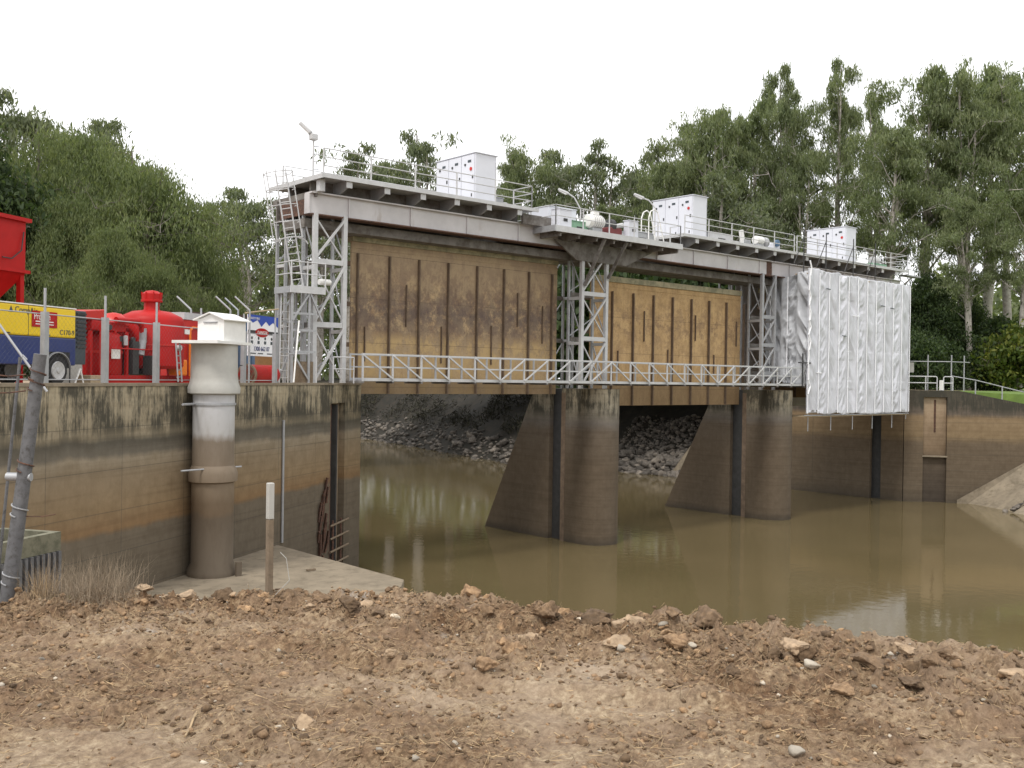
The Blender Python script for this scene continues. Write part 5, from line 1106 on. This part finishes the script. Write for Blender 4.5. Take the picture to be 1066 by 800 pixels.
tuft('grass_tuft', 45, 622, 150, .36, .16, 'straw', 'straw-coloured grass tuft between the leaning post and the dry bush', 'grass tuft', .45, 5)
tuft('grass_tuft', 40, 622, 120, .25, .2, 'straw', 'low tan grass tuft nearest the foot of the leaning post', 'grass tuft', .6, 6)
tuft('weed', 75, 625, 160, .1, .25, 'leafyel', 'small green weed sprouting below the dry bush', 'weed', .8, 7)
tuft('grass_tuft', 503, 690, 14, .12, .03, 'straw', 'tiny wisp of straw sticking up from a clod mid-bank', 'grass tuft', .5, 8)
tuft('twig', 488, 622, 2, .22, .01, 'rust', 'thin brown twig standing on the crest below the nearer pier', 'twig', .05, 9)
tuft('twig', 733, 668, 2, .16, .01, 'straw', 'thin pale twig standing on the crest against the water', 'twig', .2, 10)
for k, (px, py, l, lab) in enumerate(((130, 750, .3, 'long dry branch lying low at the left of the bank'), (205, 745, .35, 'forked dry stick in the left foreground'), (560, 700, .18, 'short dry stick lying in the tyre marks'))):
    x, y, _ = gpt(px, py); a = rs.uniform(.6, 1.2); q = MB(); pts = [(x+math.cos(a+R(49)+math.pi/2*0)*l*f_-0, y-math.sin(a)*l*f_*.6, gz(x+math.cos(a+R(49))*l*f_, y-math.sin(a)*l*f_*.6)+.012) for f_ in (0, .3, .6, 1)]
    q.path(pts, .006, 5); q.path([pts[1], (pts[1][0]+.06, pts[1][1]+.05, pts[1][2]+.02)], .003, 4); tag(q.build('dry_stick', 'straw'), lab, 'stick')

for k in range(26):
    f = k/25.; o = bpy.data.objects.new('ramp_boulder', RM[k % 6]); COL.objects.link(o); s = rs.uniform(.15, .34); o.location = (70.75+6.4*f+rs.normal(0, .15), 29.45-3.75*f+rs.normal(0, .15), -.1+4.1*f); o.scale = (s, s, s); o.rotation_euler = (rs.uniform(-.5, .5), rs.uniform(-.5, .5), rs.uniform(0, 6.28))
    tag(o, 'dark rough rock in the strip of rubble along the lower edge of the boat ramp', 'boulder', 'rubble along the ramp')
# ------------------------------------------------------------------ trees
def limb(V, Fq, pts, radii, n=6):
    o0 = len(V)
    for k, (p, r) in enumerate(zip(pts, radii)):
        d = (pts[min(k+1, len(pts)-1)]-pts[max(k-1, 0)]); d = d/(np.linalg.norm(d)+1e-9); a = np.cross(d, [0.3, 0.2, 1.0] if abs(d[2]) < .9 else [1., 0, 0]); a /= np.linalg.norm(a); b_ = np.cross(a, d)
        for i in range(n): t_ = 2*math.pi*i/n; V.append(p+a*math.cos(t_)*r+b_*math.sin(t_)*r)
    for k in range(len(pts)-1):
        for i in range(n): Fq.append((o0+k*n+i, o0+k*n+(i+1) % n, o0+(k+1)*n+(i+1) % n, o0+(k+1)*n+i))
def tree_mesh(seed, H, cw, start, nl, clump_r, leaves, leaf_len, leaf_w, droop=.5, stems=1, lowfill=False, conic=0.0, trunk_r=.02):
    r_ = np.random.default_rng(seed); V = []; Fq = []; C_ = []
    for st_ in range(stems):
        lean = r_.normal(0, .05*H, 2)*(1 if stems > 1 else .5); pts = []; k = 9
        for i in range(k): f = i/(k-1); pts.append(np.array([lean[0]*f**1.4+r_.normal(0, .006*H)*(i > 0), lean[1]*f**1.4+r_.normal(0, .006*H)*(i > 0), H*.88*f*(1-.1*st_)]))
        tr_ = [trunk_r*H*(1-.88*i/(k-1)) for i in range(k)]; limb(V, Fq, pts, tr_, 8)
        for j in range(nl):
            f = start+(1-start)*((j+r_.random())/nl)**.9*.97; q = f*(k-1); i0 = min(int(q), k-2); p0 = pts[i0]+(pts[i0+1]-pts[i0])*(q-i0)
            az = j*2.4+r_.normal(0, .5)+st_; prof = math.sin(math.pi*min(1, (f-start)/(1-start)*.78+.24)); prof = prof*(1-conic*f); ln = cw*(.45+.55*r_.random())*max(.25, prof)
            rise = r_.uniform(.35, 1.1)*ln*(1 if not lowfill else .5); pp = [p0]; m_ = 5
            for s_ in range(1, m_+1):
                g_ = s_/m_; pp.append(p0+np.array([math.cos(az)*ln*g_, math.sin(az)*ln*g_, rise*math.sin(g_*1.5)-droop*ln*.3*g_**3])+r_.normal(0, .03*ln, 3))
            rr = [max(.012, .35*tr_[i0]*(1-.85*s_/m_)) for s_ in range(m_+1)]; limb(V, Fq, pp, rr, 5)
            for s_ in (2, 3, 4, 5):
                nsub = (3 if s_ < 5 else 4) if s_ > 2 or lowfill else 1
                for u_ in range(nsub):
                    if r_.random() < .22: continue
                    dd = r_.normal(0, 1, 3); dd[2] = abs(dd[2])*.6; dd /= np.linalg.norm(dd); l2 = ln*r_.uniform(.15, .4); e = pp[s_]+dd*l2
                    limb(V, Fq, [pp[s_], (pp[s_]+e)/2+r_.normal(0, .04*l2, 3), e], [.3*rr[s_]+.01, .2*rr[s_]+.008, .006], 4); C_.append((e, clump_r*r_.uniform(.6, 1.25)))
    C0 = np.array([c[0] for c in C_]); CR = np.array([c[1] for c in C_]); idx = r_.choice(len(C0), leaves, p=CR**2/np.sum(CR**2))
    dirs = r_.normal(0, 1, (leaves, 3)); dirs /= np.linalg.norm(dirs, axis=1)[:, None]; rad = r_.random(leaves)**.45
    c = C0[idx]+dirs*(rad*CR[idx])[:, None]*np.array([1, 1, .75]); c[:, 2] -= droop*CR[idx]*rad*r_.random(leaves)
    # hanging leaves
    dn = r_.normal(0, .55, (leaves, 3)); dn[:, 2] -= .55+droop; dn /= np.linalg.norm(dn, axis=1)[:, None]
    sd = np.cross(dn, r_.normal(0, 1, (leaves, 3))); sd /= np.linalg.norm(sd, axis=1)[:, None]
    ll = leaf_len*r_.uniform(.6, 1.4, leaves)[:, None]; lw = leaf_w*r_.uniform(.7, 1.3, leaves)[:, None]
    LV = np.stack([c-dn*ll*.5, c+sd*lw*.5, c+dn*ll*.5, c-sd*lw*.5], 1).reshape(-1, 3); LF = np.arange(leaves*4).reshape(-1, 4)
    return np.array(V), np.array(Fq), LV, LF
PROT = {}
def proto(key, leafmat, **k):
    V, Fq, LV, LF = tree_mesh(**k); a = fastmesh('trunk', V, Fq, 'barkdark' if leafmat in ('leafwillow', 'leafdark', 'leafyel') else 'bark', smooth=True); b_ = fastmesh('crown', LV, LF, leafmat); PROT[key] = (a.data, b_.data, float(np.percentile(LV[:, 2], 99.6)))
    bpy.data.objects.remove(a); bpy.data.objects.remove(b_)
proto('gumA', 'leafgum', seed=1, H=28, cw=7.0, start=.36, nl=17, clump_r=1.05, leaves=19000, leaf_len=.5, leaf_w=.12, droop=.45, stems=2)
proto('gumB', 'leafgum', seed=2, H=30, cw=6.5, start=.4, nl=15, clump_r=.95, leaves=15500, leaf_len=.5, leaf_w=.12, droop=.5, stems=2)
proto('gumC', 'leafgrey', seed=3, H=24, cw=6.0, start=.28, nl=16, clump_r=1.1, leaves=10000, leaf_len=.5, leaf_w=.14, droop=.5, stems=2)
proto('sparse', 'leafgrey', seed=4, H=22, cw=5.5, start=.38, nl=13, clump_r=.85, leaves=5200, leaf_len=.5, leaf_w=.14, droop=.4, stems=2)
proto('willow', 'leafwillow', seed=5, H=15, cw=6.0, start=.12, nl=20, clump_r=1.15, leaves=52000, leaf_len=.3, leaf_w=.05, droop=1.15, stems=2, lowfill=True)
proto('willowB', 'leafwillow', seed=6, H=15, cw=5.5, start=.1, nl=20, clump_r=1.1, leaves=46000, leaf_len=.3, leaf_w=.05, droop=1.2, stems=3, lowfill=True, conic=-.2)
proto('dark', 'leafdark', seed=7, H=16, cw=5.5, start=.12, nl=22, clump_r=1.5, leaves=24000, leaf_len=.4, leaf_w=.17, droop=.3, stems=2, lowfill=True)
proto('shrub', 'leafdark', seed=8, H=6, cw=3.2, start=.04, nl=16, clump_r=1.1, leaves=9000, leaf_len=.36, leaf_w=.2, droop=.2, stems=3, lowfill=True)
proto('shrubY', 'leafyel', seed=9, H=5, cw=2.8, start=.04, nl=14, clump_r=1.0, leaves=6000, leaf_len=.34, leaf_w=.2, droop=.2, stems=3, lowfill=True)
def tree(key, px, d, ytop, label, name='gum_tree', cat='tree', group=None, zb=8.3, wide=1.0):
    tr_, cr, H = PROT[key]; b0 = dep(px, 400, d); ztop = 8.7+(391+(px-533)*.0148-ytop)*d/F; s = (ztop-zb)/H
    t = thing(name, label, cat, (float(b0[0]), float(b0[1]), zb), rs.uniform(0, 6.28), group); t.scale = (s*wide, s*wide, s)
    for nm, me in (('trunk', tr_), ('crown', cr)): o = bpy.data.objects.new(nm, me); COL.objects.link(o); o.parent = t
LT_ = [('dark', -45, 52, 120, 'dark dense tree at the extreme left behind the red hopper', 1.0), ('gumC', 30, 70, 92, 'tall feathery tree with the highest crown of the left group', .9), ('dark', 15, 56, 190, 'dark leafy tree just right of the red hopper top', 1.0),
       ('gumC', 88, 68, 112, 'feathery tree second from the left in the left group', .95), ('willow', 75, 52, 205, 'broad drooping light green tree behind the compressor', 1.05), ('willowB', 138, 56, 150, 'tall drooping tree above the red tank', 1.2),
       ('willow', 118, 47, 235, 'low drooping tree hanging above the dryer skid', 1.0), ('willowB', 178, 58, 182, 'drooping tree stepping down towards the gap of sky', 1.15), ('willow', 98, 60, 140, 'broad drooping tree behind the lower willows', 1.15), ('willowB', 50, 58, 150, 'broad drooping tree above the compressor', 1.1), ('willow', 205, 55, 245, 'lowest drooping tree at the right end of the left group', .8), ('gumC', 140, 72, 150, 'greyish tree peeking over the drooping trees', .9),
       ('willowB', 160, 48, 262, 'drooping tree directly above the pressure tank', .9), ('gumC', 262, 88, 190, 'grey gum in the gap left of the caged ladder', 1.0), ('sparse', 298, 90, 205, 'thin grey gum right behind the caged ladder', 1.1), ('gumC', 228, 92, 205, 'small grey gum seen in the gap beside the drooping trees', .9), ('gumC', 330, 92, 215, 'grey gum seen through the left lattice tower', 1.0),
       ('sparse', 362, 100, 148, 'sparse gum with thin top above the left end of the deck', .8), ('gumC', 408, 104, 160, 'gum rising above the deck left of the first cabinet', .9), ('sparse', 438, 104, 134, 'sparse tall gum just left of the first cabinet', .8), ('gumC', 470, 112, 170, 'gum behind the first white cabinet', .9),
       ('gumA', 545, 118, 152, 'gum just right of the first cabinet', .75), ('gumC', 590, 122, 148, 'gum above the left end of the machinery platform', .85), ('sparse', 622, 118, 148, 'open-crowned gum above the swan-neck lamp', .8), ('gumC', 655, 124, 158, 'gum above the middle of the machinery platform', .85), ('gumC', 565, 112, 205, 'lower gum behind the right end of the left deck', 1.0), ('gumA', 630, 110, 210, 'lower gum behind the machinery platform', .8),
       ('gumA', 700, 104, 165, 'gum at the left shoulder of the big right-hand grove', .7), ('gumB', 715, 108, 128, 'gum at the upper left of the middle cabinet', .8), ('gumA', 1025, 108, 70, 'tall gum between the two near the right frame edge', .8), ('gumB', 790, 108, 90, 'tall gum left of the very tall narrow one', .7), ('gumA', 920, 92, 130, 'mid-height gum right of the farthest cabinet', .8), ('gumC', 752, 96, 190, 'lower feathery gum behind the hooped ladder', 1.2), ('gumA', 735, 100, 108, 'tall gum directly above the middle cabinet', .72), ('gumB', 770, 104, 120, 'gum just right of the middle cabinet', .75), ('gumB', 812, 102, 66, 'very tall narrow gum left of the farthest cabinet', .5), ('gumB', 868, 104, 62, 'very tall narrow gum directly above the farthest cabinet', .5), ('gumA', 835, 98, 150, 'mid-height gum left of the farthest cabinet', .65),
       ('gumA', 955, 98, 68, 'tall broad gum with pale trunks above the end of the deck', .72), ('gumB', 1000, 95, 72, 'tall gum right of the end of the deck', .7), ('gumA', 1050, 98, 82, 'tall gum near the right frame edge', .75), ('gumB', 1100, 90, 85, 'tall gum cut by the right frame edge', .8), ('gumA', 1010, 86, 200, 'lower spreading gum over the right abutment', .8), ('gumB', 905, 112, 95, 'gum seen between the two tallest crowns', .55), ('gumA', 1060, 84, 190, 'lower gum over the lawn at the right', .8),
       ('gumC', 700, 118, 215, 'lower grey gum behind the middle cabinet', 1.1), ('gumC', 790, 115, 215, 'lower grey gum behind the middle bay deck', 1.1), ('gumC', 500, 118, 215, 'lower grey gum behind the left bay deck', 1.1)]
for k, (key, px, d, yt, lab, wd_) in enumerate(LT_): tree(key, px, d, yt, lab, wide=wd_, name='willow_tree' if 'willow' in key else 'gum_tree', group='trees along the left yard' if px < 350 else 'gum trees beyond the river')
SH = [('shrub', 600, 100, 262, 'dark shrub behind the gap over the left gate'), ('shrub', 650, 96, 262, 'dark shrub showing over the ochre gate next to the pier tower'), ('shrub', 700, 94, 268, 'dark shrub over the middle of the ochre gate'), ('shrub', 745, 92, 270, 'dark shrub over the right part of the ochre gate'), ('shrub', 790, 92, 280, 'dark shrub behind the right lattice tower'),
      ('dark', 965, 88, 285, 'dark bushy tree just right of the white wrap'), ('dark', 1010, 92, 305, 'dark bushy tree behind the sloping handrail'), ('shrub', 955, 82, 345, 'dark shrub directly behind the notice board'), ('shrub', 985, 84, 350, 'dark shrub behind the tall thin fence frame'), ('shrub', 1020, 86, 355, 'dark shrub behind the lawn right of the fence frame'), ('shrubY', 1058, 82, 335, 'yellow-green shrub at the right frame edge'), ('shrub', 1045, 88, 330, 'dark shrub left of the yellow-green one at the frame edge'), ('dark', 1085, 90, 300, 'dark bushy tree at the right frame edge'),
      ('dark', 925, 100, 300, 'dark bushy tree behind the wrap'), ('shrub', 395, 128, 352, 'dark shrub on the far bank below the left deck'), ('shrub', 450, 118, 345, 'dark shrub hanging over the far bank left of the nearer pier'), ('shrub', 500, 108, 340, 'dark shrub over the riprap near the nearer pier'),
      ('dark', 385, 122, 255, 'dark spreading tree mostly hidden behind the left end of the left gate'), ('dark', 430, 118, 262, 'dark spreading tree mostly hidden behind the left part of the left gate'), ('dark', 480, 114, 262, 'dark spreading tree mostly hidden behind the middle of the left gate'), ('dark', 530, 112, 268, 'dark spreading tree mostly hidden behind the right part of the left gate'), ('dark', 578, 108, 275, 'dark spreading tree behind the left edge of the pier tower'), ('dark', 630, 106, 285, 'dark spreading tree behind the pier tower'), ('dark', 690, 104, 290, 'dark spreading tree mostly hidden behind the ochre gate'), ('dark', 745, 102, 292, 'dark spreading tree mostly hidden behind the right end of the ochre gate'),  # dark trees mostly hidden by the gates, added to fill the river's reflection
      ('shrub', 250, 75, 350, 'dark shrub beside the brick shed'), ('shrub', 40, 46, 345, 'dark shrub behind the compressor canopy'), ('shrub', 100, 45, 345, 'dark shrub behind the dryer skid'), ('shrub', 180, 48, 350, 'dark shrub behind the pressure tank')]
for key, px, d, yt, lab in SH: tree(key, px, d, yt, lab, name='shrub', cat='shrub')
# far tree line closing the horizon: reads as one mass
V_, F_ = [], []; r_ = np.random.default_rng(99); cnt = 90000
ang = r_.uniform(R(-35), R(135), cnt); dist = r_.uniform(170, 210, cnt); hgt = (14+11*fbm(ang*40, ang*0, 4, 3))*r_.random(cnt)**.8+7.5
c = np.stack([np.cos(ang)*dist, np.sin(ang)*dist, hgt], 1); dn = r_.normal(0, 1, (cnt, 3)); dn /= np.linalg.norm(dn, axis=1)[:, None]; sd = np.cross(dn, r_.normal(0, 1, (cnt, 3))); sd /= np.linalg.norm(sd, axis=1)[:, None]
LV = np.stack([c-dn*.9, c+sd*.4, c+dn*.9, c-sd*.4], 1).reshape(-1, 3); stuff(fastmesh('far_woods', LV, np.arange(cnt*4).reshape(-1, 4), 'leafgum'), 'far-off woods closing the view behind the nearer trees', 'woods')

# ------------------------------------------------------------------ sky, sun
w = bpy.data.worlds.new('World'); scene.world = w; w.use_nodes = True; nt = w.node_tree; bg = nt.nodes['Background']
sky = N(nt, 'ShaderNodeTexSky', sky_type='NISHITA'); sky.sun_disc = False; sky.sun_elevation = R(58); sky.sun_rotation = R(250); sky.air_density = 1; sky.dust_density = 3
hsv = N(nt, 'ShaderNodeHueSaturation'); hsv.inputs['Saturation'].default_value = .12; L(nt, sky.outputs[0], hsv.inputs['Color'])
tc = N(nt, 'ShaderNodeTexCoord'); nz = N(nt, 'ShaderNodeTexNoise'); nz.inputs['Scale'].default_value = 1.6; nz.inputs['Detail'].default_value = 4; L(nt, tc.outputs['Generated'], nz.inputs['Vector'])
cl = ramp(nt, nz.outputs[0], [(.3, (11.5, 11.6, 11.9)), (.7, (13.5, 13.5, 13.6))])
L(nt, mixc(nt, .85, hsv.outputs[0], cl), bg.inputs[0]); bg.inputs[1].default_value = .1
sd_ = bpy.data.lights.new('sun', 'SUN'); sd_.energy = 1.5; sd_.angle = R(12); sd_.color = (1, .96, .9); so = bpy.data.objects.new('sun', sd_); COL.objects.link(so)
az = R(250); el = R(58)
# Blender's sky: rotation measured from +Y, clockwise seen from above
sdir = Vector((math.sin(az)*math.cos(el), math.cos(az)*math.cos(el), math.sin(el))); so.rotation_euler = sdir.to_track_quat('Z', 'Y').to_euler()
scene.view_settings.view_transform = 'Standard'; scene.view_settings.look = 'None'; scene.view_settings.exposure = 0.42; scene.view_settings.gamma = 1.0
scene.cycles.max_bounces = 5; scene.cycles.diffuse_bounces = 3; scene.cycles.transparent_max_bounces = 4; scene.cycles.use_denoising = True
